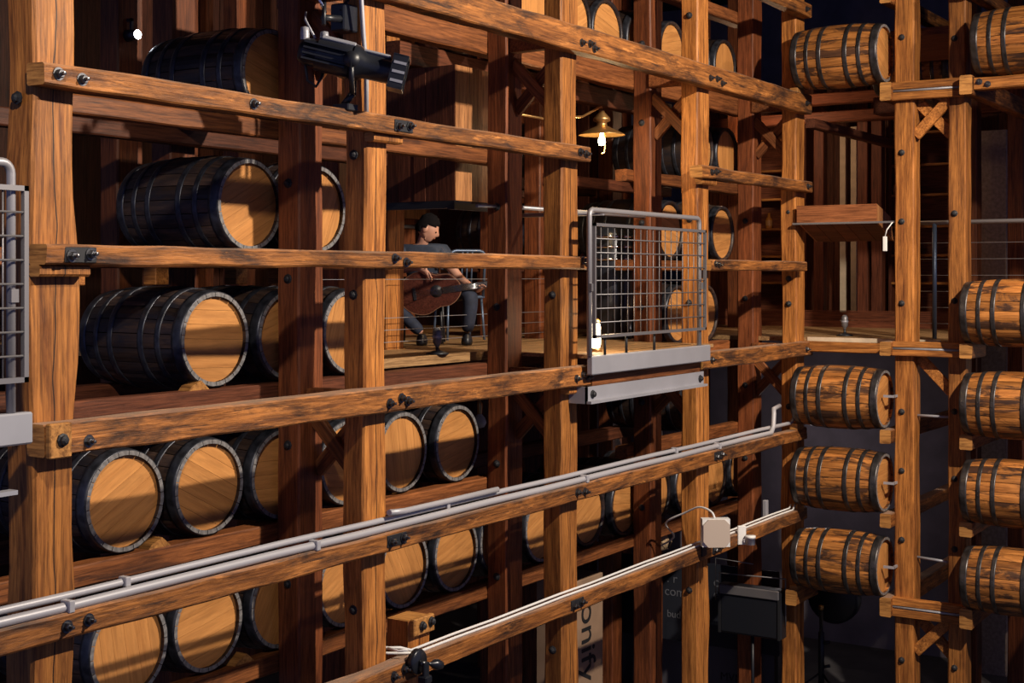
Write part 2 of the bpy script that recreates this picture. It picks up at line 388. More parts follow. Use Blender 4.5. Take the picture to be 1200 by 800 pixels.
bU = fbeam('U', 10.6, 14.36, 'beam above the uppermost barrels running down to the corner post', 10); bolt(bU, 14.2, -0.12, 2.83); bolt(bU, 11.9, -0.12, 2.83)
# step block at the end of the thick beam
MB().box((4.345, -0.155, -0.86), (4.475, -0.118, -0.695), 0, 0.006).build('end_block', M['endg'], bC, Vector((0, 0, 0)) - bC.location)
yb = -0.12
for b, pts in ((bA, [(4.42, .955), (4.56, .945), (5.75, .95)]), (bB, [(7.03, .11), (7.15, .085), (9.42, .12), (9.48, .11)]),
               (bC, [(4.60, -.80), (6.98, -.80), (7.10, -.775), (7.17, -.80), (9.32, -.79), (9.42, -.765), (9.50, -.79)]),
               (bD, [(4.47, -1.67), (4.60, -1.665), (9.33, -1.665), (9.45, -1.675)]), (bE, [(7.02, -2.52), (7.13, -2.50)]),
               (bT, [(9.40, 1.80), (9.53, 1.81), (9.60, 1.78), (11.77, 1.81), (11.92, 1.82), (12.03, 1.79), (14.2, 1.83)]),
               (bA2, [(11.80, .95), (11.9, .96), (14.24, .95)]), (bB2, [(11.88, .11), (11.95, .10)]), (bC2, [(11.80, -.77), (14.2, -.78)])):
    for x, z in pts: bolt(b, x, yb, z)
bolt(bC, 4.415, -0.155, -0.775, '-Y', DOME)
plate(bA, 7.12, yb, 0.95); plate(bB, 4.55, yb, 0.10); plate(bD, 7.05, yb, -1.665, 0.2); plate(bE, 9.33, yb, -2.52); plate(bE, 11.92, yb, -2.52, 0.2); plate(bD, 11.95, yb, -1.665)
bolt(bA, 9.38, yb, .955); bolt(bA, 9.47, yb, .945)
# corbel blocks under beams on the posts
for nm, x, z in (('c', 4.49, 0.05), ('c', 7.02, 0.895), ('c', 9.43, -0.86), ('c', 11.85, 0.895)):
    c = timber('corbel_block', (x - 0.14, -0.075, z - 0.055), (x + (0.16 if x != 9.43 else -0.025), 0.004, z + 0.003), 'X', M['postZ'], x + z, 0.004, 0, 0.02)
    tag(c, {4.49: 'small wooden corbel under the plated beam end on the wavy post', 7.02: 'small wooden corbel under the spotlight beam on the cracked post', 9.43: 'small wooden corbel under the beam end beside the balcony', 11.85: 'small wooden corbel under the short charred beam end'}[x], 'corbel')

def rail(lv, x0, x1, label, seed, y0=0.715, y1=0.84, mat='shadedX'):
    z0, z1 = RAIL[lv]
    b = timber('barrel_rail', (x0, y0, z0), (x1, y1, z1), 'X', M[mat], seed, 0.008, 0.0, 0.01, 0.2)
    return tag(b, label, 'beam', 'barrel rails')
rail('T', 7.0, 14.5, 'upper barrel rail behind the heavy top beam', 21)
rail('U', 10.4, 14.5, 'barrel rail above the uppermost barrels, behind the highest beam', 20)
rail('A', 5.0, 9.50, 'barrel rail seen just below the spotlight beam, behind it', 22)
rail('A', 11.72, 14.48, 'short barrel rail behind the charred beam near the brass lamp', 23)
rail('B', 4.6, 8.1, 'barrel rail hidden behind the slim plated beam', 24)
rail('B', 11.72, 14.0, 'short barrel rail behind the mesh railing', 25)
rail('C', 5.0, 9.52, 'red-brown barrel rail just above the thick notched beam', 26, mat='deepShadeX')
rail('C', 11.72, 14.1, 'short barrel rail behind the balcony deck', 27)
rail('D', 4.6, 9.50, 'barrel rail under the barrel row beneath the thick notched beam', 28, mat='shadedX')
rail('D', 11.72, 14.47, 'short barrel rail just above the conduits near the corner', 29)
rail('E', 4.6, 14.47, 'barrel rail under the lowest long row of barrels', 30, mat='shadedX')
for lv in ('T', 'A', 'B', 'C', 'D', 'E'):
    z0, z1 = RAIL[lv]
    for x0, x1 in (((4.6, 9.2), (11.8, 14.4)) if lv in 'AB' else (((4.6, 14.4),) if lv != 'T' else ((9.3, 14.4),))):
        b = timber('barrel_rail', (x0, 1.56, z0), (x1, 1.70, z1), 'X', M['deepShadeX'], 33 + z0, 0.006, 0, 0.01, 0.3)
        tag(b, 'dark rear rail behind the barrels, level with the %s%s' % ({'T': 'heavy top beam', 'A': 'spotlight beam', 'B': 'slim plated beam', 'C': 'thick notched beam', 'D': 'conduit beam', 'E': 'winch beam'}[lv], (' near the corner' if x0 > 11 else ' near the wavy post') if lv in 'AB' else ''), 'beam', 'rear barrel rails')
for zr in (0.04, 0.92):
    for yr in (2.44, 3.26):
        b = timber('barrel_rail', (12.0, yr, zr), (14.22, yr + 0.13, zr + 0.13), 'X', M['deepShadeX'], zr + yr, 0.006, 0, 0.01, 0.3)
        tag(b, 'dark bearer under the %s dim barrels deep inside, %s end' % ('lower' if zr < 0.5 else 'upper', 'head' if yr < 3 else 'far'), 'beam', 'rear barrel rails')
# cross ties between the paired posts (along Y) at the heavy levels, and braces
for i, x in enumerate(PX):
    for lv in (('T', 'C') if i else ()):
        z0, z1 = RAIL[lv]
        if i == 0: continue
        t = timber('cross_tie', (x - 0.05, 0.165, z0 + 0.01), (x + 0.05, 0.54, z1 - 0.03), 'Y', M['shadedX'], x + z0, 0.004, 0, 0.01)
        tag(t, 'short dark cross tie behind the %s at %s level' % (('', 'cracked post', 'post beside the guitarist', 'balcony side post', 'corner post')[i], 'top beam' if lv == 'T' else 'notched beam'), 'beam', 'cross ties of the rack')
def brace(p0, p1, w_, t_, label, mat='shadedX', group=None):
    p0 = Vector(p0); p1 = Vector(p1); d = p1 - p0; L = d.length
    m = MB().box((0, -t_ / 2, -w_ / 2), (L, t_ / 2, w_ / 2), 0, 0.006)
    o = m.build('diagonal_brace', M[mat], None, p0); o.rotation_euler = d.to_track_quat('X', 'Z').to_euler()
    return tag(o, label, 'brace', group)
for i in (1, 2, 3, 4):
    for zt in (1.70, -0.90):
        for sg in (0, 1):
            a = (PX[i] + 0.02 + 0.05 * sg, 0.165 if sg else 0.54, zt); b = (PX[i] + 0.02 + 0.05 * sg, 0.54 if sg else 0.165, zt - 0.38)
            brace(a, b, 0.10, 0.045, '%s brace %s, behind the %s' % ('rising' if sg else 'falling', 'under the top beam' if zt > 0 else 'below deck level', ('', 'cracked post', 'post beside the guitarist', 'balcony side post', 'corner post')[i]), 'shadedX', 'braces between the rack posts')
# cut-off post behind the winch beam
c = timber('stub_post', (7.37, 0.02, FLOOR), (7.61, 0.21, -2.27), 'Z', M['postZ'], 91, 0.006, 0.0, 0.012)
tag(c, 'short cut-off post with bolted top block behind the hand winch', 'post')
MB().box((7.375, -0.02, -2.37), (7.605, 0.022, -2.255), 0, 0.008).build('top_block', M['endg'], c, -c.location)
bolt(c, 7.46, -0.02, -2.31, '-Y', DOME); bolt(c, 7.56, -0.02, -2.30, '-Y', DOME)

# ------------------------------------------------------------------ the wing rack (runs along Y at x = 14.1)
WX = 14.10
wposts = []
for (y0, y1, lab) in ((-1.295, -1.095, 'bright timber post of the wing rack beside the small wooden canopy box'),
                      (-1.81, -1.637, 'bright timber post of the wing rack with a live edge, barrels on its free side')):
    p = timber('timber_post', (WX, y0, FLOOR), (WX + 0.22, y1, TOP), 'Z', M['postZ'], 60 + y0, 0.010, 0.012, 0.012)
    tag(p, lab, 'post', 'bright posts of the wing rack'); wposts.append(p)
for z in (2.42, 1.25, 0.55, -0.28, -1.38, -1.98, -2.68, -3.9): bolt(wposts[0], WX + 0.002, -1.17, z, '-X', DOME)
for z in (2.36, 0.62, -0.25, -1.35, -2.02, -2.72, -3.9): bolt(wposts[1], WX + 0.002, -1.70, z, '-X', DOME)
for y0, y1 in ((-1.295, -1.095), (-1.81, -1.637), (-3.0, -2.8), (-0.03, 0.14)):
    for x in ((16.55,) if y1 != 0.14 else ()):
        p = timber('timber_post', (x, y0, FLOOR), (x + 0.22, y1, TOP), 'Z', M['shadedZ'], 66 + y0, 0.008, 0.01, 0.012, 0.25)
        tag(p, 'dark red-brown post standing in the room behind the wing rack', 'post', 'dark posts behind the wing rack')
wl = {'U': 'high', 'T': 'heavy', 'C': 'deck level', 'D': 'conduit level', 'E': 'lower', 'F': 'lowest heavy'}
for lv in ('U', 'T', 'C', 'D', 'E', 'F'):
    z0, z1 = (LEV[lv] if lv not in 'TCDE' else {'T': (1.775, 1.96), 'C': (-0.81, -0.665), 'D': (-1.70, -1.56), 'E': (-2.55, -2.41)}[lv])
    for y0, y1, k in ((-1.10, -0.985, 'facade'), (-1.925, -1.80, 'free')):
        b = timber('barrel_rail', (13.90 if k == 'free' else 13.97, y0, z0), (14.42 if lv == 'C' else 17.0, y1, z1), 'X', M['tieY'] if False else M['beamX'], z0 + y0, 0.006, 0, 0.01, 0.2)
        tag(b, '%s rail of the wing rack, cut end showing on its %s side' % (wl[lv], 'corner' if k == 'facade' else 'outer'), 'beam', 'wing rack rails')
    if lv in ('T', 'C', 'F'):
        nm = {'T': 'top', 'C': 'deck level', 'F': 'bottom'}[lv]
        t = thing('slotted_tie', '%s slotted double tie clamped across the bright wing posts' % nm, 'beam', (WX - 0.03, -1.45, z0), (0, 0, 0), 'slotted ties of the wing')
        h = z1 - z0
        for a, b_ in ((0.0, 0.42), (0.58, 1.0)):
            s_ = timber('tie_timber', (-0.04, -0.355, h * a), (0.036, 0.355, h * b_), 'Y', M['tieY'], a + z0, 0.004, 0, 0.006, parent=t)
        MB().tube([(-0.03, -0.36, h * 0.5), (-0.03, 0.36, h * 0.5)], 0.012, 8).build('tie_rod', M['galv'], t)
for zt, s1 in ((1.775, 0), (-0.81, 1), (-3.45, 0)):
    for k in ((0, 1) if not s1 else (1,)):
        ya, yb_ = (-1.292, -1.642) if k else (-1.642, -1.292)
        brace((WX + 0.06 + 0.07 * k, ya, zt - 0.0), (WX + 0.06 + 0.07 * k, yb_, zt - 0.36), 0.11, 0.05, 'short %s brace between the bright wing posts under the %s tie' % ('falling' if k else 'rising', 'top' if zt > 1 else 'deck level' if zt > -1 else 'bottom'), 'tieY', 'braces of the wing rack')
for z in (-1.42, -2.88):
    tag(MB().tube([(WX + 0.12, -1.66, z), (WX + 0.12, -1.28, z + (0.0 if z > -2 else 0.02))], 0.014, 8).build('tie_rod', M['galv']), 'thin steel tie rod between the bright wing posts, %s one' % ('upper' if z > -2 else 'lower'), 'rod')
b = timber('timber_beam', (13.94, -6.0, 1.815), (14.10, -1.93, 1.935), 'Y', M['tieY'], 88, 0.006, 0, 0.01); tag(b, 'bright beam running outward from the wing post under the top barrel', 'beam')
bolt(b, 13.942, -1.98, 1.89, '-X'); bolt(b, 13.942, -2.06, 1.86, '-X')
# short beam of the facade deck level that reaches the wing post
b = timber('timber_beam', (14.30, -1.0, -0.81), (14.42, 0.0, -0.70), 'Y', M['tieY'], 89, 0.006, 0, 0.01); tag(b, 'low beam along the deck edge between corner post and wing post', 'beam')
b = timber('timber_beam', (14.48, -0.11, 1.60), (17.4, 0.0, 1.70), 'X', M['deepShadeX'], 90, 0.005, 0, 0.01, 0.3); tag(b, 'dark joist running back from the inner corner post above the canopy box', 'beam')
# small catch brackets holding the wing barrels
for z in (-1.22, -2.10, -2.95):
    tag(MB().box((13.98, -1.13, z - 0.012), (14.0, -1.02, z + 0.012)).box((13.99, -1.13, z - 0.012), (14.11, -1.11, z + 0.012)).build('retaining_bracket', M['galv']), 'small steel bracket holding a wing barrel against its post', 'bracket', 'barrel brackets')

# ------------------------------------------------------------------ barrels (axis along local Y, visible head at y = 0)
BL = 0.92; RE = 0.292; RB = 0.328; NST = 22
def brad(y):
    s = (y - BL / 2) / (BL / 2); return RE + (RB - RE) * (1 - abs(s) ** 2.1)
def stave_mesh(mats):
    m = MB(); A = 2 * PI / NST; half = A / 2 - 0.008; na = 3; nl = 12
    def ring(y, inner):
        out = []
        for k in range(na + 1):
            a = -half + 2 * half * k / na; r = brad(y) - (0.026 if inner else 0)
            if not inner and k in (0, na): r -= 0.0025
            out.append((math.sin(a) * r, y, math.cos(a) * r))
        return out
    ys = [BL * i / nl for i in range(nl + 1)]
    O = [ring(y, False) for y in ys]; I = [ring(y, True) for y in ys]
    v = [p for r in O for p in r] + [p for r in I for p in r]; n = na + 1; off = n * (nl + 1); f = []
    for i in range(nl):
        for k in range(na):
            f.append((i * n + k, i * n + k + 1, (i + 1) * n + k + 1, (i + 1) * n + k))
        f.append((i * n, (i + 1) * n, off + (i + 1) * n, off + i * n))
        f.append((i * n + na, off + i * n + na, off + (i + 1) * n + na, (i + 1) * n + na))
    m.add(v, f, 0, False)
    fi = []
    for i in list(range(1)) + [nl - 1]:
        for k in range(na): fi.append((off + i * n + k, off + (i + 1) * n + k, off + (i + 1) * n + k + 1, off + i * n + k + 1))
    m.add(v, fi, 0)
    e = []
    for i in (0, nl):
        for k in range(na): e.append((i * n + k, i * n + k + 1, off + i * n + k + 1, off + i * n + k))
    m.add(v, e, 1)
    return m.mesh('stave', mats)
def hoop_mesh(y0, y1, mat):
    pr = []; n = 4
    pr.append((brad(y0) - 0.004, y0))
    for i in range(n + 1):
        y = y0 + (y1 - y0) * i / n; pr.append((brad(y) + 0.0045, y))
    pr.append((brad(y1) - 0.004, y1))
    return MB().lathe(pr, 44, axis='Y').mesh('hoop', mat)
def head_boards(mat, nb=6, R=None):
    R = R or RE - 0.022; out = []; w_ = 2 * R / nb
    for i in range(nb):
        z0 = -R + i * w_ + 0.0008; z1 = z0 + w_ - 0.0016
        pts = []
        for k in range(7):
            z = z0 + (z1 - z0) * k / 6; pts.append((math.sqrt(max(0, R * R - z * z)), z))
        poly = pts + [(-x, z) for x, z in reversed(pts)]
        # drop duplicates
        q = []
        for p in poly:
            if not q or (abs(p[0] - q[-1][0]) + abs(p[1] - q[-1][1])) > 1e-6: q.append(p)
        if abs(q[0][0] - q[-1][0]) + abs(q[0][1] - q[-1][1]) < 1e-6: q.pop()
        out.append(MB().prism(q, 0.030, 0.048, 'XZ').mesh('head_board', mat))
    return out
HOOPY = [(0.0015, 0.075), (0.165, 0.205), (0.30, 0.345), (0.575, 0.62), (0.715, 0.755), (0.845, 0.9185)]
PROTO = {}
for kind, sm, hm in (('dark', M['staveD'], M['hoopD']), ('amber', M['staveL'], M['hoopL'])):
    PROTO[kind] = dict(stave=stave_mesh([sm, M['chimeW']]), hoops=[hoop_mesh(a, b, hm) for a, b in HOOPY], boards=head_boards(M['head']),
                       back=MB().lathe([(0.0001, BL - 0.03), (RE - 0.02, BL - 0.03), (RE - 0.02, BL - 0.05), (0.0001, BL - 0.05)], 28, axis='Y', smooth=False).mesh('rear_head', sm))
    # low part-count body for barrels whose staves cannot be told apart
    pr = [(RE - 0.026, 0.03), (RE - 0.024, 0.0)] + [(brad(BL * i / 12), BL * i / 12) for i in range(13)] + [(RE - 0.024, BL), (RE - 0.026, BL - 0.03), (0.0001, BL - 0.03)]
    PROTO[kind]['body'] = MB().lathe(pr, 40, axis='Y').mesh('barrel_body', sm)
    PROTO[kind]['rivet'] = MB().lathe([(0.006, 0), (0.005, 0.003), (0.0001, 0.004)], 6, smooth=False).mesh('rivet', M['bolt'])
RNG = random.Random(5)
def barrel(x, y, z, kind, label, group, full=True, roll=None, yaw=0.0, rivets=False, boards=True):
    P = PROTO[kind]; t = thing('whiskey_barrel', label, 'barrel', (x, y, z), (0, 0, yaw), group)
    roll = RNG.uniform(0, 2 * PI) if roll is None else roll
    if full:
        for k in range(NST): link('stave', P['stave'], t, (0, 0, 0), (0, roll + 2 * PI * k / NST, 0))
    else: link('body', P['body'], t)
    for i, h in enumerate(P['hoops']):
        o = link('hoop', h, t)
        if rivets:
            ym = sum(HOOPY[i]) / 2; a = rivets
            for dz in (-0.07, 0.05):
                r = brad(ym) + 0.004
                # rivet on the side facing -X
                link('rivet', P['rivet'], o, (-r * math.cos(a + dz), ym, r * math.sin(a + dz)), (0, -PI / 2 + (a + dz), 0))
    hr = RNG.uniform(-0.5, 0.5) + (PI / 2 if RNG.random() < 0.45 else 0)
    for b in P['boards']: link('head_board', b, t, (0, 0, 0), (0, hr, 0))
    if full: link('rear_head', P['back'], t)
    return t
HY = 0.745
ORD = ['first', 'second', 'third', 'fourth', 'fifth', 'sixth', 'seventh', 'eighth']
def row(lv, xs, label, group, full=True, kind='dark'):
    z = RAIL[lv][1] + 0.306
    for k, x in enumerate(xs):
        l = label
        if len(xs) > 1: l = ORD[k] + ' ' + label
        barrel(x + 0.0, HY + RNG.uniform(-0.015, 0.02), z, kind, l, group, full)
row('A', [6.87], 'dark barrel lying alone above the spotlight beam level, near the spotlight', None)
row('B', [6.66, 7.33], 'black-stained barrel from the wavy post above the slim plated beam', 'barrels above the slim plated beam')
row('C', [6.34, 7.00, 7.67], 'dark barrel from the wavy post on the rail above the thick notched beam', 'barrels above the thick notched beam')
row('D', [5.62, 6.28, 6.945, 7.62, 8.29, 8.96], 'barrel from the wavy post in the row between notched beam and conduits', 'barrels between notched beam and conduits')
row('E', [5.63, 6.295, 6.96, 7.625, 8.285, 8.945, 9.605, 10.265], 'barrel from the wavy post in the lowest row under the conduits', 'lowest barrel row, part before the balcony')
row('E', [11.08, 11.75, 12.42, 13.12, 13.82, 14.52], 'barrel from the cardboard box in the lowest row below the balcony', 'lowest barrel row, below the balcony', False)
row('T', [10.12, 10.78, 11.44, 12.10, 12.76, 13.42, 14.08], 'barrel from the boarded box, peeking over the heavy top beam', 'barrels above the heavy top beam', False)
row('A', [13.46, 14.16], 'barrel after the balcony on the rail above the short charred beam', 'barrels above the short charred beam', False)
row('B', [12.70, 13.36, 14.02], 'barrel towards the corner at mesh railing height above the short thin beam', 'barrels behind the mesh railing, upper', False)
row('C', [12.90, 13.57], 'barrel towards the corner at deck level behind the mesh railing', 'barrels behind the mesh railing, lower', False)
row('D', [13.30], 'barrel half hidden behind the balcony side post above the conduits', None, False)
for y0, z, xs in ((2.45, 0.476, (13.0, 13.7)), (2.45, 1.356, (12.35, 13.05))):
    for x in xs: barrel(x, y0, z, 'dark', 'dim barrel stored deep inside the rack', 'dim barrels deep inside the rack', False)
# wing barrels, seen from the side
WC = 14.05
wing_lab = {2.24: 'top', -0.37: 'deck level', -1.26: 'second', -2.12: 'third', -2.97: 'bottom'}
WZ = {'T': 1.96 + 0.306, 'C': -0.665 + 0.306, 'D': -1.56 + 0.306, 'E': -2.41 + 0.306, 'F': -3.26 + 0.306}
wn = {'T': 'amber barrel with stencilled staves at the top', 'C': 'golden barrel resting at the deck level', 'D': 'stained amber barrel just below the deck level', 'E': 'amber barrel in the middle of the lower stack', 'F': 'amber barrel at the bottom of the stack'}
for lv in ('T', 'D', 'E', 'F'):
    barrel(WC, -1.02, WZ[lv], 'amber', wn[lv] + ', between corner and wing post', 'wing barrels beside the corner', True, rivets=(0.05 if lv != 'T' else 0.3))
for lv in ('T', 'C', 'D', 'E', 'F'):
    barrel(WC - 0.05, -1.845 - BL + (-0.10 if lv == 'T' else 0), WZ[lv], 'amber', wn[lv] + ', on the outer side of the wing', 'wing barrels on the outer side', True, rivets=0.08)
tag(timber('barrel_rail', (16.62, -1.085, 1.955), (16.98, -0.05, 2.155), 'Y', M['deepShadeX'], 5.5, 0.005, 0, 0.01, 0.3), 'dark bearer under the dim barrel between the bright wing posts', 'beam')
barrel(16.8, -0.975, 2.155 + 0.330, 'amber', 'dim barrel seen between the two bright wing posts', None, False)
FB = {'T': LEV['T'][1], 'D': LEV['D'][1], 'E': LEV['E'][1], 'F': -3.29}
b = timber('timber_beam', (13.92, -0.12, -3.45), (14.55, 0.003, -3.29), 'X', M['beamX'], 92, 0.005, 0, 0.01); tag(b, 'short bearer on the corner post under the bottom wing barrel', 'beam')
for lv in ('T', 'D', 'E', 'F'):
    tag(MB().box((WC - 0.10, -0.115, FB[lv] - 0.006), (WC + 0.10, -0.03, WZ[lv] - RE - 0.003), 0, 0.004).build('packing_chock', M['endg']), 'small packing chock under the corner end of the %s wing barrel' % {'T': 'top', 'D': 'stained', 'E': 'middle', 'F': 'bottom'}[lv], 'chock')
# outer bearing of the outer wing barrels: the next post and its rails
p = timber('timber_post', (WX, -3.08, FLOOR), (WX + 0.22, -2.89, TOP), 'Z', M['postZ'], 64, 0.010, 0.012, 0.012); tag(p, 'bright timber post carrying the outer ends of the outer wing barrels', 'post')
for lv, (z0, z1) in {'C': (-0.81, -0.665), 'D': (-1.70, -1.56), 'E': (-2.55, -2.41), 'F': (-3.45, -3.26)}.items():
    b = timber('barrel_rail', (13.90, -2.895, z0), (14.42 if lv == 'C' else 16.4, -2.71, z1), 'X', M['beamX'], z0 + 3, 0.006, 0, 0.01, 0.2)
    tag(b, '%s rail at the outer end of the outer wing barrels' % wl[lv], 'beam', 'wing rack rails')
# wedges under barrels
for x, lv in ((6.18, 'C'), (5.86, 'D'), (6.58, 'E')):
    z = RAIL[lv][1]
    tag(MB().prism([(-0.09, 0), (0.09, 0), (0.02, 0.06), (-0.06, 0.03)], 0.73, 0.82, 'XZ').build('barrel_wedge', M['endg'], None, (x, 0, z - 0.002)), 'small wooden wedge under a barrel on the %s' % {'C': 'rail above the notched beam', 'D': 'rail below the notched beam', 'E': 'lowest rail'}[lv], 'wedge')
# small spacer blocks hanging below the slim beam level
for x in (5.85, 6.55, 7.3, 7.75):
    tag(MB().box((x - 0.05, 1.45, -0.06), (x + 0.07, 1.565, 0.12), 0, 0.005).build('spacer_block', M['tieY']), 'small pale spacer block behind the slim plated beam', 'block', 'spacer blocks')

# ------------------------------------------------------------------ balcony decks
DZ = -0.62
d = thing('balcony_deck', 'timber deck floor inside the rack that the guitarist sits on', 'floor', (10.3, 2.0, DZ - 0.07))
for i in range(30):                                         # boards laid along X
    y0 = 0.90 + i * 0.17
    x1 = 12.4 if y0 < 1.66 else 14.2
    MB().box((8.15 - 10.3, y0 - 2.0, 0), (x1 - 10.3, y0 + 0.166 - 2.0, 0.07)).build('deck_board', M['deck'], d)
d2 = thing('balcony_floor', 'pale deck floor of the caged balcony, lit by the lantern', 'floor', (10.65, 0.3, DZ - 0.03))
for i in range(6):
    y0 = -0.165 + i * 0.178
    MB().box((9.575 - 10.65 + (0 if (y0 > .18 and y0 < .4) else 0), y0 - 0.3, 0), (11.74 - 10.65, y0 + 0.174 - 0.3, 0.03)).build('deck_board', M['deck'], d2)

def balcony_steel(x0, x1, lab, short=0.0):
    t = thing('balcony_fascia', lab, 'fascia', ((x0 + x1) / 2, -0.1, -0.99))
    w_ = (x1 - x0) / 2
    MB().box((-w_, -0.12, 0.225), (w_, -0.065, 0.37), 0, 0.008).build('fascia_channel', M['galv'], t)
    c = MB().box((-w_ + 0.01, -0.06, 0.02), (w_ - 0.02 - short * 3, -0.045, 0.13)).box((-w_ + 0.01, -0.10, 0.0), (w_ - 0.02 - short, -0.045, 0.02))
    c.box((-w_ + 0.01, -0.06, 0.13), (-w_ + 0.03, 0.10, 0.0))
    lc = c.build('lower_channel', M['galv'], t)
    MB().box((-w_ + (0.15 if x0 > 5 else 0.02), -0.03, 0.13), (w_ - 0.03 - short * 3, 0.06, 0.225)).build('packing_beam', M['shadedX'], t)
    for s in (-1, 1): link('bolt', DOME, lc, (s * (w_ - 0.10) - (short * 3 if s > 0 else 0), -0.06, 0.07), ROT['-Y'])
    return t
balcony_steel(9.40, 11.56, 'pale steel channel fascia of the caged balcony beside the lantern')
balcony_steel(2.2, 4.20, 'pale steel channel fascia end beside the thickest wavy post', 0.05)

def railing(x0, x1, lab, ncol, wx0, wx1, ret):
    yf = -0.19
    t = thing('balcony_railing', lab, 'railing', ((x0 + x1) / 2, yf, DZ))
    cx = (x0 + x1) / 2; T = 1.13; R = 0.05
    def arc(cx_, z_, a0, a1): return [(cx_ + R * math.cos(a), 0, z_ + R * math.sin(a)) for a in [a0 + (a1 - a0) * k / 5 for k in range(6)]]
    pts = [(x0 - cx, 0, 0.0)] + arc(x0 - cx + R, T - R, PI, PI / 2) + arc(x1 - cx - R, T - R, PI / 2, 0) + [(x1 - cx, 0, 0.0)]
    MB().tube(pts, 0.021, 10).build('handrail', M['railpipe'], t)
    for k, xx in enumerate(ret):
        MB().tube([(xx - cx, 0, T - 0.02), (xx - cx, 0.9, T - 0.02)], 0.018, 8).build('return_rail', M['railpipe'], t)
    # mesh infill
    z0, z1 = 0.15, 1.015; fr = MB()
    for a, b in (((wx0, z0), (wx1, z0)), ((wx0, z1), (wx1, z1)), ((wx0, z0), (wx0, z1)), ((wx1, z0), (wx1, z1))):
        fr.box((min(a[0], b[0]) - cx - 0.012, -0.045, min(a[1], b[1]) - 0.012), (max(a[0], b[0]) - cx + 0.012, -0.02, max(a[1], b[1]) + 0.012))
    f = fr.build('mesh_frame', M['mesh'], t)
    for i in range(1, ncol):
        xx = wx0 + (wx1 - wx0) * i / ncol - cx
        MB().tube([(xx, -0.028, z0), (xx, -0.028, z1)], 0.0042, 6).build('mesh_wire', M['mesh'], f)
    for i in range(1, 8):
        zz = z0 + (z1 - z0) * i / 8
        MB().tube([(wx0 - cx, -0.037, zz), (wx1 - cx, -0.037, zz)], 0.0055, 6).build('mesh_wire', M['mesh'], f)
    for xx in (x0 + (x1 - x0) * q for q in (0.12, 0.3, 0.55)):
        MB().tube([(xx - cx, -0.005, 0.0), (xx - cx, -0.005, z0)], 0.012, 6).build('stub_post', M['iron'], t)
    for xx in (x0, x1):
        MB().box((xx - cx - 0.02, -0.03, 0.5), (xx - cx + 0.02, 0.0, 0.56)).build('clip', M['mesh'], t)
    return t
railing(9.40, 11.38, 'tubular steel railing with square wire mesh in front of the balcony', 18, 9.42, 11.43, (9.625,))
railing(2.2, 4.10, 'steel mesh railing end beside the thickest wavy post', 16, 2.3, 4.15, ())
tag(MB().tube([(9.05, 0.62, 0.545), (9.348, 0.62, 0.555)], 0.014, 8).tube([(9.572, 0.60, 0.555), (11.858, 0.60, 0.56)], 0.018, 8).build('inner_handrail', M['railpipe']), 'inner steel handrail running behind the balcony posts', 'railing')

# ------------------------------------------------------------------ conduits and cables
def line_on_beam(x0, x1, y, z, r, name, mat, lab, cat, extra0=(), extra1=(), clamps=()):
    pts = list(extra0) + [(x0 + (x1 - x0) * k / 14, y, z + 0.003 * math.sin(k * 2.1)) for k in range(15)] + list(extra1)
    o = MB().tube(pts, r, 8).build(name, M[mat]); tag(o, lab, cat)
    for x in clamps:
        MB().box((x - 0.018, y - r - 0.012, z - r - 0.004), (x + 0.018, y + r + 0.006, z + r + 0.006), 0, 0.004).build('pipe_clip', M[mat], o)
    return o
zD = LEV['D'][1]
line_on_beam(3.0, 13.3, -0.088, zD + 0.027, 0.0245, 'conduit_pipe', 'pipe', 'thick grey conduit pipe along the beam, front one of two', 'pipe', (), ((13.38, -0.08, -1.53), (13.42, -0.07, -1.40), (13.46, -0.05, -1.36), (13.62, -0.05, -1.34)), (4.5, 6.3, 9.5, 12.0))
line_on_beam(3.0, 13.9, -0.036, zD + 0.066, 0.020, 'conduit_pipe', 'pipe', 'grey conduit pipe along the beam, rear one of two', 'pipe', (), ((14.0, -0.03, -1.545), (14.05, -0.06, -1.47), (14.0, -0.05, -1.44)), (4.9, 7.7, 11.2))
tag(MB().tube([(7.02, -0.085, -1.495), (7.2, -0.068, -1.511), (7.7, -0.064, -1.514), (8.3, -0.064, -1.514)], 0.020, 8).build('conduit_pipe', M['pipe']), 'short grey conduit lying on top of the two long ones', 'pipe')
zE = LEV['E'][1]
for k, (yy, e) in enumerate(((-0.085, 0.0), (-0.045, 0.035))):
    line_on_beam(7.3, 13.9, yy, zE + 0.012 + 0.012 * k, 0.0095, 'white_cable', 'white', 'thin white cable on the winch beam, %s of two' % ('front' if k == 0 else 'rear'), 'cable', ((7.13, 0.10, zE + 0.03 + e), (7.16, 0.03, zE + 0.025 + e), (7.22, -0.02, zE + 0.02 + e)), ((13.95, yy, -2.40),), ())
# small wall bracket pieces near the far end of the cables
tag(MB().box((13.34, -0.02, -2.458), (13.40, 0.02, -2.28), 0, 0.004).build('cable_bracket', M['galv']), 'small grey bracket on the winch beam near the corner', 'bracket')

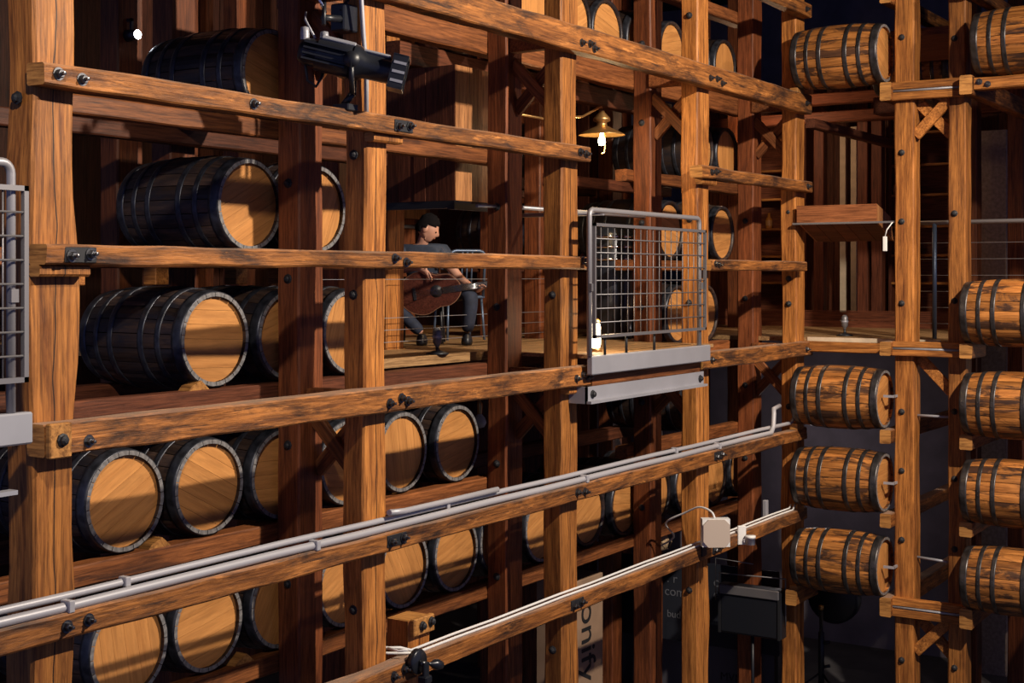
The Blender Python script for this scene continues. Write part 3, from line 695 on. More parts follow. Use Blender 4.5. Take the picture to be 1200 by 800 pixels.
# ------------------------------------------------------------------ stage spotlight on the upper beam
sp = thing('stage_spotlight', 'black ellipsoidal stage spotlight mounted on the scarred beam', 'spotlight', (6.60, -0.06, 1.0))
sp.scale = (1.1, 1.1, 1.1)
ax = Vector((0.56, -0.79, -0.23)).normalized()
rt = ax.to_track_quat('X', 'Z').to_matrix().to_4x4()
def sbuild(m, name, mat, off=(0, 0, 0), par=sp): 
    return m.xf(Matrix.Translation(Vector((0.02, -0.05, 0.265)) + Vector(off)) @ rt).build(name, M[mat], par)
sbuild(MB().lathe([(0.0001, -0.30), (0.055, -0.30), (0.075, -0.27), (0.080, -0.20)], 14, axis='X').lathe([(0.092, -0.20), (0.097, -0.08), (0.102, -0.02), (0.092, 0.0)], 16, axis='X'), 'lamp_housing', 'blackg')
for k in range(4):
    sbuild(MB().box((-0.27, -0.105, -0.055 + k * 0.03), (-0.03, 0.105, -0.045 + k * 0.03)), 'cooling_fin', 'black')
sbuild(MB().box((-0.20, -0.055, 0.07), (0.01, 0.055, 0.105), 0, 0.015), 'top_cover', 'galv')
sbuild(MB().lathe([(0.105, 0.0), (0.100, 0.03), (0.074, 0.07), (0.070, 0.22), (0.074, 0.225)], 16, axis='X'), 'lens_tube', 'blackg')
sbuild(MB().box((0.04, -0.04, 0.065), (0.20, 0.04, 0.085), 0, 0.008), 'tube_rib', 'galv')
ff = sbuild(MB().box((0.22, -0.095, -0.095), (0.30, 0.095, -0.085)).box((0.22, -0.095, 0.085), (0.30, 0.095, 0.095)).box((0.22, -0.095, -0.09), (0.30, -0.085, 0.09)).box((0.22, 0.085, -0.09), (0.30, 0.095, 0.09)).box((0.215, -0.095, -0.095), (0.222, 0.095, 0.095)), 'colour_frame_holder', 'black')
for k in range(3): sbuild(MB().box((0.225, -0.098, -0.06 + k * 0.05), (0.295, -0.094, -0.045 + k * 0.05)), 'holder_slot', 'galv')
sbuild(MB().lathe([(0.0001, 0.222), (0.066, 0.222), (0.066, 0.215), (0.0001, 0.215)], 16, axis='X'), 'lens', 'glass')
nrm = ax.cross(Vector((0, 0, 1))).normalized(); c0 = Vector((0.02, -0.05, 0.265))
yk = MB()
for s in (-1, 1):
    yk.tube([c0 + nrm * 0.115 * s, c0 + nrm * 0.118 * s + Vector((0, 0, -0.10)), c0 + nrm * 0.04 * s + Vector((0, 0, -0.17))], 0.016, 6)
yk.tube([c0 + Vector((0, 0, -0.17)), (0.0, 0.0, 0.03)], 0.02, 8)
yk.build('yoke', M['black'], sp)
MB().lathe([(0.0001, -0.13), (0.045, -0.13), (0.045, -0.115), (0.0001, -0.115)], 14, axis='Y', origin=(0, 0, 0)).xf(Matrix.Translation(c0) @ Matrix.Rotation(math.atan2(nrm.y, nrm.x) + PI / 2, 4, 'Z')).build('tilt_knob', M['black'], sp)
MB().box((-0.045, -0.07, -0.005), (0.045, 0.045, 0.035), 0, 0.006).build('clamp', M['black'], sp)
cb = c0 + ax * -0.27
MB().tube([cb + Vector((0, 0, -0.04)), cb + Vector((0.02, 0, -0.16)), cb + Vector((0.07, -0.02, -0.19)), cb + Vector((0.12, -0.02, -0.13)), cb + Vector((0.14, -0.03, -0.06))], 0.009, 6).build('lead', M['black'], sp)
for k in (0, 1): MB().lathe([(0.0001, 0.075), (0.022, 0.07), (0.026, 0.04), (0.026, 0.0)], 10, origin=tuple(c0 + ax * (-0.27 + 0.11 * k) + Vector((0, 0, 0.06)))).build('top_knob', M['galv'], sp)
MB().tube([c0 + ax * -0.21 + Vector((0, 0, 0.08)), c0 + ax * -0.19 + Vector((0.0, 0.10, 0.20)), c0 + ax * -0.16 + Vector((0.03, 0.16, 0.26))], 0.007, 6).build('safety_cable', M['galv'], sp)
# clamp and dimmer box behind
db = thing('dimmer_box', 'dark box and clamp fixed on the cracked post above the spotlight', 'electrical box', (6.775, 0.09, 1.52))
MB().box((-0.05, -0.05, 0), (0.09, 0.06, 0.17), 0, 0.008).build('case', M['blackg'], db)
MB().tube([(-0.22, -0.03, 0.05), (-0.05, -0.02, 0.07)], 0.022, 6).tube([(-0.24, -0.05, 0.0), (-0.2, -0.02, 0.16)], 0.014, 6).build('clamp_arm', M['black'], db)
MB().tube([(-0.20, -0.03, 0.08), (-0.26, 0.0, 0.22)], 0.012, 6).build('handle', M['chrome'], db)
MB().tube([(-0.05, -0.03, 0.12), (0.03, -0.02, 0.20), (0.05, -0.02, 0.40)], 0.011, 6).build('lead', M['black'], db)
tag(MB().tube([(6.86, -0.07, 2.1), (6.78, -0.05, 1.75), (6.83, -0.03, 1.5), (6.86, -0.03, 1.25), (6.86, -0.03, 1.02)], 0.015, 8).build('white_cable', M['pipe']), 'pale vertical cable dropping behind the spotlight to the scarred beam', 'cable')

# ------------------------------------------------------------------ winch, speaker box, twine
wn_ = thing('hand_winch', 'black hand winch with crank knob on the lowest long beam', 'winch', (7.22, -0.12, -2.50))
MB().lathe([(0.0001, -0.06), (0.075, -0.06), (0.082, -0.05), (0.082, -0.02), (0.05, -0.012), (0.05, 0.01)], 22, axis='Y').build('drum', M['blackg'], wn_, (0, 0, 0.03))
MB().tube([(0, -0.06, 0.03), (0.0, -0.10, 0.02)], 0.02, 8).build('axle', M['bolt'], wn_)
MB().box((-0.02, -0.11, -0.09), (0.035, -0.085, 0.035), 0, 0.006).box((-0.03, -0.13, -0.10), (0.04, -0.06, -0.05), 0, 0.008).build('crank_arm', M['blackg'], wn_)
MB().lathe([(0.008, 0), (0.012, 0.02), (0.032, 0.05), (0.036, 0.08), (0.026, 0.115), (0.0001, 0.125)], 14, origin=(0, 0, 0)).xf(Matrix.Translation((0.03, -0.10, 0.02)) @ Matrix.Rotation(math.radians(105), 4, Vector((0.3, 1, 0)).normalized())).build('crank_knob', M['blackg'], wn_)
MB().tube([(-0.05, 0.0, 0.11), (-0.07, 0.06, 0.10), (-0.08, 0.14, 0.11)], 0.008, 6).build('rope_end', M['white'], wn_)
SPK = Vector((11.55, -0.275, zE + 0.028)); SR = -0.95
spk = thing('speaker_box', 'white box with beige octagonal front standing on the winch beam', 'speaker', SPK, (0, 0, SR))
def smooth_path(*pts, n=5):                                # Catmull-Rom through the points
    P = [Vector(p) for p in pts]; P = [P[0]] + P + [P[-1]]; out = []
    for a, b, c, d in zip(P, P[1:], P[2:], P[3:]):
        for k in range(n):
            t = k / n; out.append(0.5 * (2 * b + (c - a) * t + (2 * a - 5 * b + 4 * c - d) * t * t + (3 * b - a - 3 * c + d) * t ** 3))
    return out + [P[-1]]
def spl(p): return Matrix.Rotation(-SR, 3, 'Z') @ (Vector(p) - SPK)
oc = [(-0.12, 0.05), (-0.075, 0.0), (0.075, 0.0), (0.12, 0.05), (0.12, 0.20), (0.075, 0.245), (-0.075, 0.245), (-0.12, 0.20)]
MB().prism([(-0.125, -0.0), (0.125, -0.0), (0.125, 0.25), (-0.125, 0.25)], -0.02, 0.075, 'XZ').build('case', M['white'], spk)
MB().prism(oc, -0.045, -0.018, 'XZ').build('grille', M['beige'], spk)
MB().tube([spl(p) for p in smooth_path((11.56, -0.26, -2.178), (11.57, -0.22, -2.12), (11.62, -0.08, -2.10), (11.67, 0.08, -2.17), (11.74, 0.32, -2.30), (12.12, 0.42, -2.50), (12.20, 0.66, -2.64), (12.38, 0.80, -2.65), (12.64, 0.89, -2.61))], 0.009, 8).build('cable', M['white'], spk)
bk = MB().box((11.58, -0.30, -2.447), (11.68, -0.115, -2.425)).box((11.58, -0.128, -2.54), (11.68, -0.114, -2.425))
bk.v = [tuple(spl(p)) for p in bk.v]; bk.build('mounting_bracket', M['iron'], spk)
dv = thing('cable_socket', 'small white socket bracket clipped to the winch beam', 'socket', (12.40, -0.135, -2.50), (0, 0, -0.9))
MB().box((-0.02, -0.02, -0.06), (0.06, 0.01, 0.12), 0, 0.005).build('back_plate', M['white'], dv)
MB().lathe([(0.0001, 0), (0.045, 0), (0.045, 0.06), (0.05, 0.06), (0.05, 0.085), (0.0001, 0.085)], 14, origin=(0.09, -0.06, -0.05)).build('socket', M['white'], dv)
MB().box((0.03, -0.05, -0.03), (0.08, 0.0, 0.0)).build('arm', M['white'], dv)
jt = thing('twine_bundle', 'frayed jute twine bundle hanging below the lowest barrel rail', 'twine', (12.72, 0.90, -2.78))
MB().lathe([(0.0001, 0.0), (0.10, 0.02), (0.125, 0.10), (0.10, 0.18), (0.04, 0.21), (0.0001, 0.215)], 14).build('bundle', M['jute'], jt)
for k in range(7):
    a = k * 0.9; MB().tube([(0.1 * math.cos(a), 0.1 * math.sin(a), 0.08 + 0.012 * k), (0.15 * math.cos(a + .5), 0.15 * math.sin(a + .5), 0.10), (0.13 * math.cos(a + 1), 0.13 * math.sin(a + 1), 0.03)], 0.004, 5).build('strand', M['jute'], jt)

# ------------------------------------------------------------------ boarded box
bx = thing('boarded_box', 'large boarded wooden box hanging above the guitarist beside a dark post', 'box', (9.5, 1.27, 0.60))
rb = random.Random(3)
xw = [-0.37, -0.20, -0.05, 0.11, 0.27, 0.37]
for a, b in zip(xw[:-1], xw[1:]):
    MB().box((a + 0.002, -0.39, 0), (b - 0.002, -0.36 - rb.uniform(0, 0.004), 1.08)).build('plank', M['boxwood'], bx)
yw = [-0.385, -0.23, -0.10, 0.02, 0.18, 0.38]
for a, b in zip(yw[:-1], yw[1:]):
    MB().box((-0.37 - rb.uniform(0, 0.006), a + 0.002, 0), (-0.345, b - 0.002, 1.08)).build('plank', M['dkwoodZ'], bx)  # darker wood than the front planks, paints the box's unlit side
MB().box((-0.34, -0.36, 0.01), (0.37, 0.385, 0.03)).build('bottom_panel', M['dkwoodY'], bx)
MB().box((-0.34, -0.36, 1.05), (0.37, 0.385, 1.07)).build('top_panel', M['dkwoodY'], bx)
MB().box((-0.37, -0.38, -0.07), (0.37, -0.31, -0.002)).box((-0.37, -0.31, -0.06), (-0.29, 0.38, -0.002)).build('support_frame', M['black'], bx)

# ------------------------------------------------------------------ lamps
lp = thing('brass_lamp', 'lit brass lamp with wide shade on a swan arm above the balcony', 'lamp', (11.06, 0.62, 1.16))
MB().lathe([(0.022, 0.33), (0.028, 0.31), (0.075, 0.26), (0.078, 0.235), (0.045, 0.22), (0.05, 0.19), (0.10, 0.165), (0.205, 0.115), (0.212, 0.105), (0.203, 0.108), (0.10, 0.155), (0.0001, 0.18)], 32).build('shade', M['brass'], lp)
MB().tube([(0, 0, 0.32), (-0.01, 0, 0.36), (-0.08, 0, 0.34), (-0.35, 0, 0.24), (-1.0, 0, 0.16), (-1.487, 0, 0.16)], 0.011, 8).build('swan_arm', M['brass'], lp)
MB().lathe([(0.0001, 0.012), (0.022, 0.018), (0.034, 0.045), (0.030, 0.072), (0.016, 0.10), (0.014, 0.17)], 16).build('bulb', M['bulb'], lp)
MB().tube([(0.05, 0, 0.16), (0.065, 0, 0.02), (0.045, 0, -0.05), (0.0, 0, -0.06)], 0.006, 6).build('guard_wire', M['brass'], lp)
lt_ = point('lamp_light', (11.06, 0.62, 1.13), 26, 0.05, (1.0, 0.70, 0.36))
ln = thing('table_lantern', 'small glowing lantern standing on the balcony floor behind the mesh', 'lantern', (10.02, 0.10, DZ))
MB().lathe([(0.0001, 0), (0.05, 0), (0.05, 0.02), (0.035, 0.03), (0.0001, 0.03)], 16).build('base', M['brass'], ln)
MB().lathe([(0.030, 0.03), (0.040, 0.06), (0.040, 0.20), (0.030, 0.23)], 16).build('glowing_glass', M['lantern'], ln)
MB().lathe([(0.036, 0.23), (0.045, 0.24), (0.02, 0.27), (0.0001, 0.275)], 16).build('cap', M['brass'], ln)
point('lantern_light', (10.02, -0.02, DZ + 0.30), 6, 0.06, (1.0, 0.72, 0.42))
bl = thing('bulb_pendant', 'unlit glass bulb hanging beside the barrels under the notched beam', 'lamp', (9.58, 0.95, -1.26))
MB().lathe([(0.0001, 0), (0.04, 0.012), (0.058, 0.05), (0.045, 0.09), (0.018, 0.12)], 16).build('glass', M['glass'], bl)
MB().lathe([(0.02, 0.12), (0.024, 0.20), (0.01, 0.24), (0.004, 0.25), (0.004, 0.44)], 10).build('socket', M['brass'], bl)
gl = thing('ceiling_spot', 'bright small spotlight glaring far behind the upper barrel', 'spotlight', (6.965, 2.13, 1.72))
MB().lathe([(0.0001, 0.0), (0.035, 0.0), (0.045, 0.10), (0.0001, 0.10)], 12, axis='Y').build('housing', M['black'], gl)
MB().lathe([(0.0001, -0.004), (0.033, -0.004), (0.033, 0.001)], 12, axis='Y').build('lens', M['glare'], gl)
MB().box((-0.01, 0.05, 0.03), (0.01, 0.07, 0.12)).box((-0.01, 0.05, 0.10), (0.01, 0.11, 0.12)).build('stem', M['black'], gl)

# ------------------------------------------------------------------ guitarist, guitar, chairs, microphones
HIP = Vector((10.42, 2.15, 0)); UF = Vector((-0.84, -0.54, 0)).normalized(); VL = Vector((0.54, -0.84, 0)).normalized()
PM = Matrix(((UF.x, VL.x, 0, HIP.x), (UF.y, VL.y, 0, HIP.y), (0, 0, 1, DZ), (0, 0, 0, 1)))
def skin(name, joints, edges, mat, par, root, sub=2):
    me = bpy.data.meshes.new(name); names = list(joints)
    me.from_pydata([joints[n][0] for n in names], [(names.index(a), names.index(b)) for a, b in edges], [])
    o = bpy.data.objects.new(name, me); COL.objects.link(o)
    md = o.modifiers.new('skin', 'SKIN'); md.use_smooth_shade = True
    for i, n in enumerate(names):
        sv = me.skin_vertices[0].data[i]; r = joints[n][1]; sv.radius = r if isinstance(r, tuple) else (r, r); sv.use_root = (n == root)
    ss = o.modifiers.new('sub', 'SUBSURF'); ss.levels = sub; ss.render_levels = sub
    bpy.context.view_layer.update()
    dg = bpy.context.evaluated_depsgraph_get(); nm = bpy.data.meshes.new_from_object(o.evaluated_get(dg))
    bpy.data.objects.remove(o); nm.materials.clear(); nm.materials.append(mat)
    for p in nm.polygons: p.use_smooth = True
    nm.name = name
    return link(name, nm, par)
gp = thing('person', 'person with short black hair in dark blue shirt and jeans playing guitar', 'person')
gp.matrix_world = PM
J = {'pelvis': ((-0.02, 0, 0.52), (0.15, 0.12)), 'waist': ((0.00, 0, 0.64), (0.13, 0.10)), 'chest': ((0.04, 0, 0.78), (0.15, 0.11)), 'neck0': ((0.07, 0.0, 0.90), 0.06),
     'neck1': ((0.10, 0.015, 0.955), 0.05), 'skull': ((0.125, 0.03, 1.01), 0.06),
     'rs': ((0.05, -0.17, 0.83), 0.06), 're': ((0.20, -0.25, 0.67), 0.045), 'rw': ((0.38, -0.02, 0.69), 0.027), 'rp': ((0.415, 0.05, 0.65), (0.022, 0.032)),
     'ls': ((0.05, 0.17, 0.83), 0.06), 'le': ((0.13, 0.34, 0.60), 0.045), 'lw': ((0.29, 0.50, 0.49), 0.027), 'lp': ((0.35, 0.55, 0.50), (0.022, 0.032)),
     'rh': ((0.02, -0.10, 0.49), 0.095), 'rk': ((0.28, -0.36, 0.47), 0.065), 'ra': ((0.36, 0.02, 0.10), 0.04),
     'lh': ((0.02, 0.10, 0.49), 0.095), 'lk': ((0.32, 0.46, 0.46), 0.068), 'la': ((0.30, 0.42, 0.10), 0.04)}
ED = [('pelvis', 'waist'), ('waist', 'chest'), ('chest', 'neck0'), ('neck0', 'neck1'), ('neck1', 'skull'), ('chest', 'rs'), ('rs', 're'), ('re', 'rw'), ('rw', 'rp'),
      ('chest', 'ls'), ('ls', 'le'), ('le', 'lw'), ('lw', 'lp'), ('pelvis', 'rh'), ('rh', 'rk'), ('rk', 'ra'), ('pelvis', 'lh'), ('lh', 'lk'), ('lk', 'la')]
for sd, base, dirv in (('r', Vector((0.415, 0.05, 0.65)), Vector((0.02, 0.05, -0.035))), ('l', Vector((0.35, 0.55, 0.50)), Vector((0.035, 0.01, 0.045)))):
    side = Vector((0, 0, 1)) if sd == 'r' else Vector((0, 1, 0))
    for k in range(4):
        o_ = base + side * (0.018 * (k - 1.5)) if sd == 'l' else base + Vector((0.0, 0.0, 0.016 * (k - 1.5)))
        l = (0.85, 1.0, 0.95, 0.75)[k]
        J[sd + 'f%da' % k] = ((o_ + dirv * 0.8 * l)[:], 0.0085); J[sd + 'f%db' % k] = ((o_ + dirv * 1.3 * l + Vector((0.012, 0.0, -0.02)))[:], 0.0075)
        ED += [(sd + 'p', sd + 'f%da' % k), (sd + 'f%da' % k, sd + 'f%db' % k)]
    J[sd + 'th'] = ((base + Vector((0.02, 0.01, 0.04)))[:], 0.010); ED.append((sd + 'p', sd + 'th'))
skin('body', J, ED, M['skin'], gp, 'pelvis')
Jt = {k: (v[0], tuple(q + 0.016 for q in v[1]) if isinstance(v[1], tuple) else v[1] + 0.016) for k, v in J.items()}
Jt['rs'] = (J['rs'][0], 0.092); Jt['ls'] = (J['ls'][0], 0.092); Jt['rm'] = ((0.125, -0.21, 0.75), 0.075); Jt['lm'] = ((0.09, 0.255, 0.715), 0.075)
skin('shirt', {k: Jt[k] for k in ('pelvis', 'waist', 'chest', 'neck0', 'rs', 'rm', 'ls', 'lm')}, [('pelvis', 'waist'), ('waist', 'chest'), ('chest', 'neck0'), ('chest', 'rs'), ('rs', 'rm'), ('chest', 'ls'), ('ls', 'lm')], M['shirt'], gp, 'pelvis')
skin('jeans', {k: Jt[k] for k in ('pelvis', 'rh', 'rk', 'ra', 'lh', 'lk', 'la')}, [('pelvis', 'rh'), ('rh', 'rk'), ('rk', 'ra'), ('pelvis', 'lh'), ('lh', 'lk'), ('lk', 'la')], M['jeans'], gp, 'pelvis')
# head: turned to his left and looking down to the fretting hand
def headmesh():
    bm = bmesh.new(); bmesh.ops.create_uvsphere(bm, u_segments=28, v_segments=20, radius=1)
    for v in bm.verts:
        x, y, z = v.co                                       # x = face direction
        s = Vector((x * 0.098, y * 0.078, z * 0.118))
        if z < -0.1 and x > 0: s.x *= 1.0 - 0.05 * (-z); s.y *= 1 - 0.30 * (-z)
        if z < -0.3 and x < 0.1: s.x += 0.03 * (-z - 0.3); s.z += 0.02 * (-z)
        f = max(0, x)
        nose = math.exp(-((y / 0.16) ** 2 + ((z + 0.12) / 0.17) ** 2)) * f
        brow = math.exp(-((z - 0.17) / 0.08) ** 2) * f * 0.4
        eye = sum(math.exp(-(((y - q) / 0.16) ** 2 + ((z - 0.03) / 0.09) ** 2)) for q in (-0.38, 0.38)) * f
        lip = math.exp(-((y / 0.3) ** 2 + ((z + 0.46) / 0.07) ** 2)) * f
        chin = math.exp(-((y / 0.35) ** 2 + ((z + 0.80) / 0.16) ** 2)) * (0.3 + f)
        s.x += 0.026 * nose + 0.008 * brow - 0.012 * eye + 0.007 * lip + 0.012 * chin
        v.co = s
    me = bpy.data.meshes.new('head'); bm.to_mesh(me); bm.free(); me.materials.append(M['skin'])
    for p in me.polygons: p.use_smooth = True
    return me
hd_rot = (Matrix.Rotation(math.radians(86), 4, 'Z') @ Matrix.Rotation(math.radians(24), 4, 'Y')).to_euler()
hd = link('head', headmesh(), gp, (0.125, 0.055, 1.045), hd_rot)
for s in (-1, 1): MB().lathe([(0.0001, -0.008), (0.02, -0.006), (0.026, 0.004), (0.012, 0.008), (0.0001, 0.004)], 12, axis='Y').xf(Matrix.Scale(1.35, 4, Vector((0, 0, 1)))).build('ear', M['skin'], hd, (-0.012, s * 0.078, -0.005))
for s_ in (-1, 1): MB().lathe([(0.0001, -0.010), (0.008, -0.006), (0.010, 0), (0.008, 0.006), (0.0001, 0.010)], 10).build('eye', M['hair'], hd, (0.082, s_ * 0.030, 0.004))
MB().tube([(0.090, -0.022, -0.056), (0.097, 0, -0.054), (0.090, 0.022, -0.056)], 0.004, 6).build('mouth', M['dkwoodY'], hd)
bm = bmesh.new(); bmesh.ops.create_uvsphere(bm, u_segments=28, v_segments=20, radius=1)
dl = []
for v in bm.verts:
    x, y, z = v.co
    if (z < 0.42 - 0.25 * abs(y) and x > 0.02) or z < -0.50 or (z < -0.1 and x > -0.25): dl.append(v)
    j = 1 + 0.13 * noise.noise(Vector((x * 7, y * 7, z * 7)))
    v.co = Vector((x * 0.108 * j - 0.006, y * 0.089 * j, z * 0.128 * j + 0.006 + (0.012 if z > 0.5 else 0)))
bmesh.ops.delete(bm, geom=dl, context='VERTS')
me = bpy.data.meshes.new('hair'); bm.to_mesh(me); bm.free(); me.materials.append(M['hair'])
for p in me.polygons: p.use_smooth = True
hr_ = link('hair', me, gp, (0.125, 0.055, 1.045), hd_rot); hr_.modifiers.new('thick', 'SOLIDIFY').thickness = 0.012
for nm_, a_ in (('shoe', 'r'), ('shoe', 'l')):
    x0, y0, z0 = J[a_ + 'a'][0]
    MB().lathe([(0.0001, 0), (0.045, 0.0), (0.052, 0.03), (0.045, 0.07), (0.03, 0.10)], 14).xf(Matrix.Scale(2.2, 4, Vector((1, 0, 0)))).build('shoe', M['black'], gp, (x0 + 0.07, y0, 0.0))
# guitar held across the lap, neck to his left
gt = thing('acoustic_guitar', 'dark mahogany acoustic guitar held across the seated person', 'guitar')
gt.matrix_world = PM @ Matrix.Translation((0.31, 0.09, 0.48)) @ Matrix.Scale(1.12, 4) @ Matrix.Rotation(math.radians(8), 4, 'X') @ Matrix.Rotation(math.radians(6), 4, 'Y')
ol = []
for k in range(48):
    a = 2 * PI * k / 48; c_ = math.cos(a)
    ol.append((0.25 * c_, math.sin(a) * (0.175 - 0.025 * c_ - 0.035 * math.exp(-((c_ - 0.25) / 0.28) ** 2))))
def gpris(d0, d1, sc_=1.0): return MB().prism([(u * sc_, q * sc_) for u, q in ol], d0, d1, 'YZ')
gpris(-0.05, 0.055).build('body', M['guitar'], gt); gpris(0.055, 0.058, 0.985).build('soundboard', M['guitar'], gt)
gpris(0.045, 0.0565, 1.012).build('binding', M['binding'], gt)
MB().lathe([(0.0001, 0.0595), (0.05, 0.0595), (0.05, 0.058)], 24, axis='X', origin=(0, 0.05, 0)).build('sound_hole', M['black'], gt)
MB().box((0.03, 0.22, -0.025), (0.055, 0.52, 0.025), 0, 0.004).build('neck', M['guitar'], gt)
MB().box((0.055, 0.10, -0.026), (0.064, 0.51, 0.026)).build('fretboard', M['black'], gt)
hs = MB().box((0.025, 0.52, -0.035), (0.05, 0.66, 0.035), 0, 0.004).build('headstock', M['spruce'], gt)
for k in range(3):
    for s in (-1, 1): MB().tube([(0.037, 0.545 + 0.045 * k, s * 0.03), (0.037, 0.545 + 0.045 * k, s * 0.055)], 0.008, 6).build('tuning_peg', M['chrome'], hs)
MB().box((0.058, -0.14, -0.05), (0.066, -0.115, 0.05), 0, 0.003).build('bridge', M['black'], gt)
for k in range(6): MB().tube([(0.068, -0.125, -0.022 + 0.0088 * k), (0.068, 0.53, -0.018 + 0.0072 * k)], 0.0012, 4).build('string', M['chrome'], gt)

def chair(name, lab, mtx, mat, back=True):
    t = thing(name, lab, 'chair'); t.matrix_world = mtx
    MB().box((-0.20, -0.20, 0.40), (0.20, 0.20, 0.43), 0, 0.012).build('seat', M[mat], t)
    for sx in (-1, 1):
        for sy in (-1, 1): MB().tube([(0.17 * sx, 0.17 * sy, 0.40), (0.20 * sx, 0.19 * sy, 0.0)], 0.013, 8).build('leg', M[mat], t)
    if back:
        R = 0.06; pts = [(-0.19, -0.18, 0.42), (-0.24, -0.18, 0.80)] + [(-0.245, -0.18 + R - R * math.cos(a), 0.80 + R * math.sin(a)) for a in (0.5, 1.0, 1.57)]
        pts += [(-0.245, 0.18 - R + R * math.cos(a), 0.80 + R * math.sin(a)) for a in (1.57, 1.0, 0.5)] + [(-0.24, 0.18, 0.80), (-0.19, 0.18, 0.42)]
        MB().tube(pts, 0.015, 8).build('back_frame', M[mat], t)
        for k in (-1, 0, 1): MB().tube([(-0.20, 0.05 * k, 0.50), (-0.243, 0.05 * k, 0.855)], 0.010, 6).build('back_slat', M[mat], t)
        MB().tube([(-0.205, -0.185, 0.50), (-0.205, 0.185, 0.50)], 0.010, 6).build('back_rail', M[mat], t)
    return t
chair('stool', 'dark stool the guitarist sits on', PM @ Matrix.Translation((-0.02, 0, 0)), 'black', False)
chair('metal_chair', 'empty blue-grey metal chair with slatted round-cornered back', Matrix.Translation((11.22, 2.30, DZ)) @ Matrix.Rotation(math.radians(55), 4, 'Z'), 'navy')
def microphone(lab, x, y, zfoot, zhead, cat='microphone', base=True):
    t = thing('stage_microphone', lab, cat, (x, y, zfoot)); h = zhead - zfoot
    MB().lathe([(0.0001, h), (0.02, h - 0.005), (0.036, h - 0.03), (0.038, h - 0.07), (0.036, h - 0.12), (0.022, h - 0.14), (0.014, h - 0.16)], 16).build('capsule', M['mesh'], t)
    MB().lathe([(0.0385, h - 0.085), (0.041, h - 0.08), (0.041, h - 0.07), (0.0385, h - 0.065)], 16).build('band', M['galv'], t)
    MB().tube([(0, 0, 0.0), (0, 0, h - 0.15)], 0.014, 8).build('stand_pole', M['black'], t)
    if base: MB().lathe([(0.0001, 0), (0.09, 0), (0.09, 0.012), (0.03, 0.03), (0.0001, 0.03)], 18).build('base', M['black'], t)
    MB().tube([(0.02, 0, h - 0.17), (0.06, 0.0, h - 0.24), (0.09, 0.02, max(0.02, h - 0.40))], 0.006, 6).build('cable', M['black'], t)
    return t
microphone('grey round-topped microphone standing in front of the guitarist', 8.98, 0.95, DZ, -0.405)
for z in (-0.30, -0.40, -0.50, 0.02):
    tag(MB().tube([(8.1, 1.60, z - 0.05), (12.3, 1.60, z - 0.05)], 0.0028, 5).build('steel_wire', M['railpipe']), 'thin steel guard wire stretched in front of the guitarist', 'wire', 'guard wires')
# drum stack with chrome hoops behind the mesh
ds = thing('drum_stack', 'dark upright drum with three shiny chrome hoops behind the mesh', 'drum', (12.12, 1.10, DZ))
MB().lathe([(0.0001, 0.0), (0.20, 0.0), (0.21, 0.4), (0.20, 1.02), (0.15, 1.1), (0.0001, 1.12)], 28).build('shell', M['blackg'], ds)
for z in (0.78, 0.90, 1.0): MB().lathe([(0.207, z - 0.012), (0.217, z - 0.01), (0.217, z + 0.01), (0.207, z + 0.012)], 28).build('hoop', M['chrome'], ds)

# ------------------------------------------------------------------ room behind the wing
wd = thing('wing_deck', 'pale timber deck floor of the room behind the wing rack', 'floor', (16.5, -0.5, -0.71))
for i in range(26):
    x0 = 14.45 + i * 0.18
    for ya, yb_ in (((-5.5, -0.96), (-0.60, 3.2)) if 17.1 < x0 < 17.66 else ((-5.5, 3.2),)):      # boards stop at the column
        MB().box((x0 - 16.5, ya, 0), (x0 + 0.176 - 16.5, yb_, 0.045)).build('deck_board', M['deck'], wd)
MB().box((14.44 - 16.5, -0.96, -0.06), (14.47 - 16.5, 0.46, 0.05)).build('edge_board', M['pale'], wd)
pw = thing('low_panelling', 'low red-brown panelling of wide horizontal boards behind the wing', 'panelling', (17.55, 0.0, -0.665))
for z0, z1 in ((0.0, 0.085), (0.09, 0.20), (0.205, 0.215)):
    MB().box((0, -3.5, z0), (0.04, 3.0, z1)).build('board', M['dkwoodY'], pw)
# far wall of upright boards and open shelves
fw = thing('board_wall', 'far wall of dark upright boards behind the wing shelves', 'wall', (19.0, 0.0, -0.665))
for i in range(34):
    y0 = -5.2 + i * 0.25
    MB().box((rb.uniform(0, 0.012), y0 + 0.004, 0), (0.05, y0 + 0.246, 3.4)).build('wall_board', M['dkwoodZ'], fw)
for lab, yc in (('open bottle shelf seen between the two bright wing posts', -0.15), ('open bottle shelf seen beside the inner corner post', 2.05)):
    sh = thing('bottle_shelf', lab, 'shelf', (18.7, yc, -0.665))
    for s in (-1, 1): MB().box((-0.16, s * 0.50 - 0.02, 0), (0.14, s * 0.50 + 0.02, 2.75)).build('side_panel', M['dkwoodZ'], sh)
    for z in (0.55, 0.92, 1.30, 1.72, 2.12, 2.55): MB().box((-0.17, -0.48, z), (0.14, 0.48, z + 0.03)).build('shelf_board', M['tieY'], sh)
    MB().box((0.13, -0.48, 0), (0.15, 0.48, 2.75)).build('back_panel', M['dkwoodY'], sh)
def bottle(x, y, z, lab):
    t = thing('bottle', lab, 'bottle', (x, y, z))
    MB().lathe([(0.0001, 0), (0.045, 0), (0.048, 0.02), (0.048, 0.13), (0.02, 0.17), (0.016, 0.22), (0.0001, 0.222)], 14).build('glass', M['amberglass'], t)
    MB().lathe([(0.0485, 0.04), (0.049, 0.045), (0.049, 0.11), (0.0485, 0.115)], 14).build('label_band', M['spruce'], t)
bottle(18.60, 2.10, -0.665 + 1.33, 'small amber bottle on the shelf beside the inner corner post')
bottle(18.60, 0.28, -0.665 + 1.75, 'small amber bottle on the shelf next to the wing post')
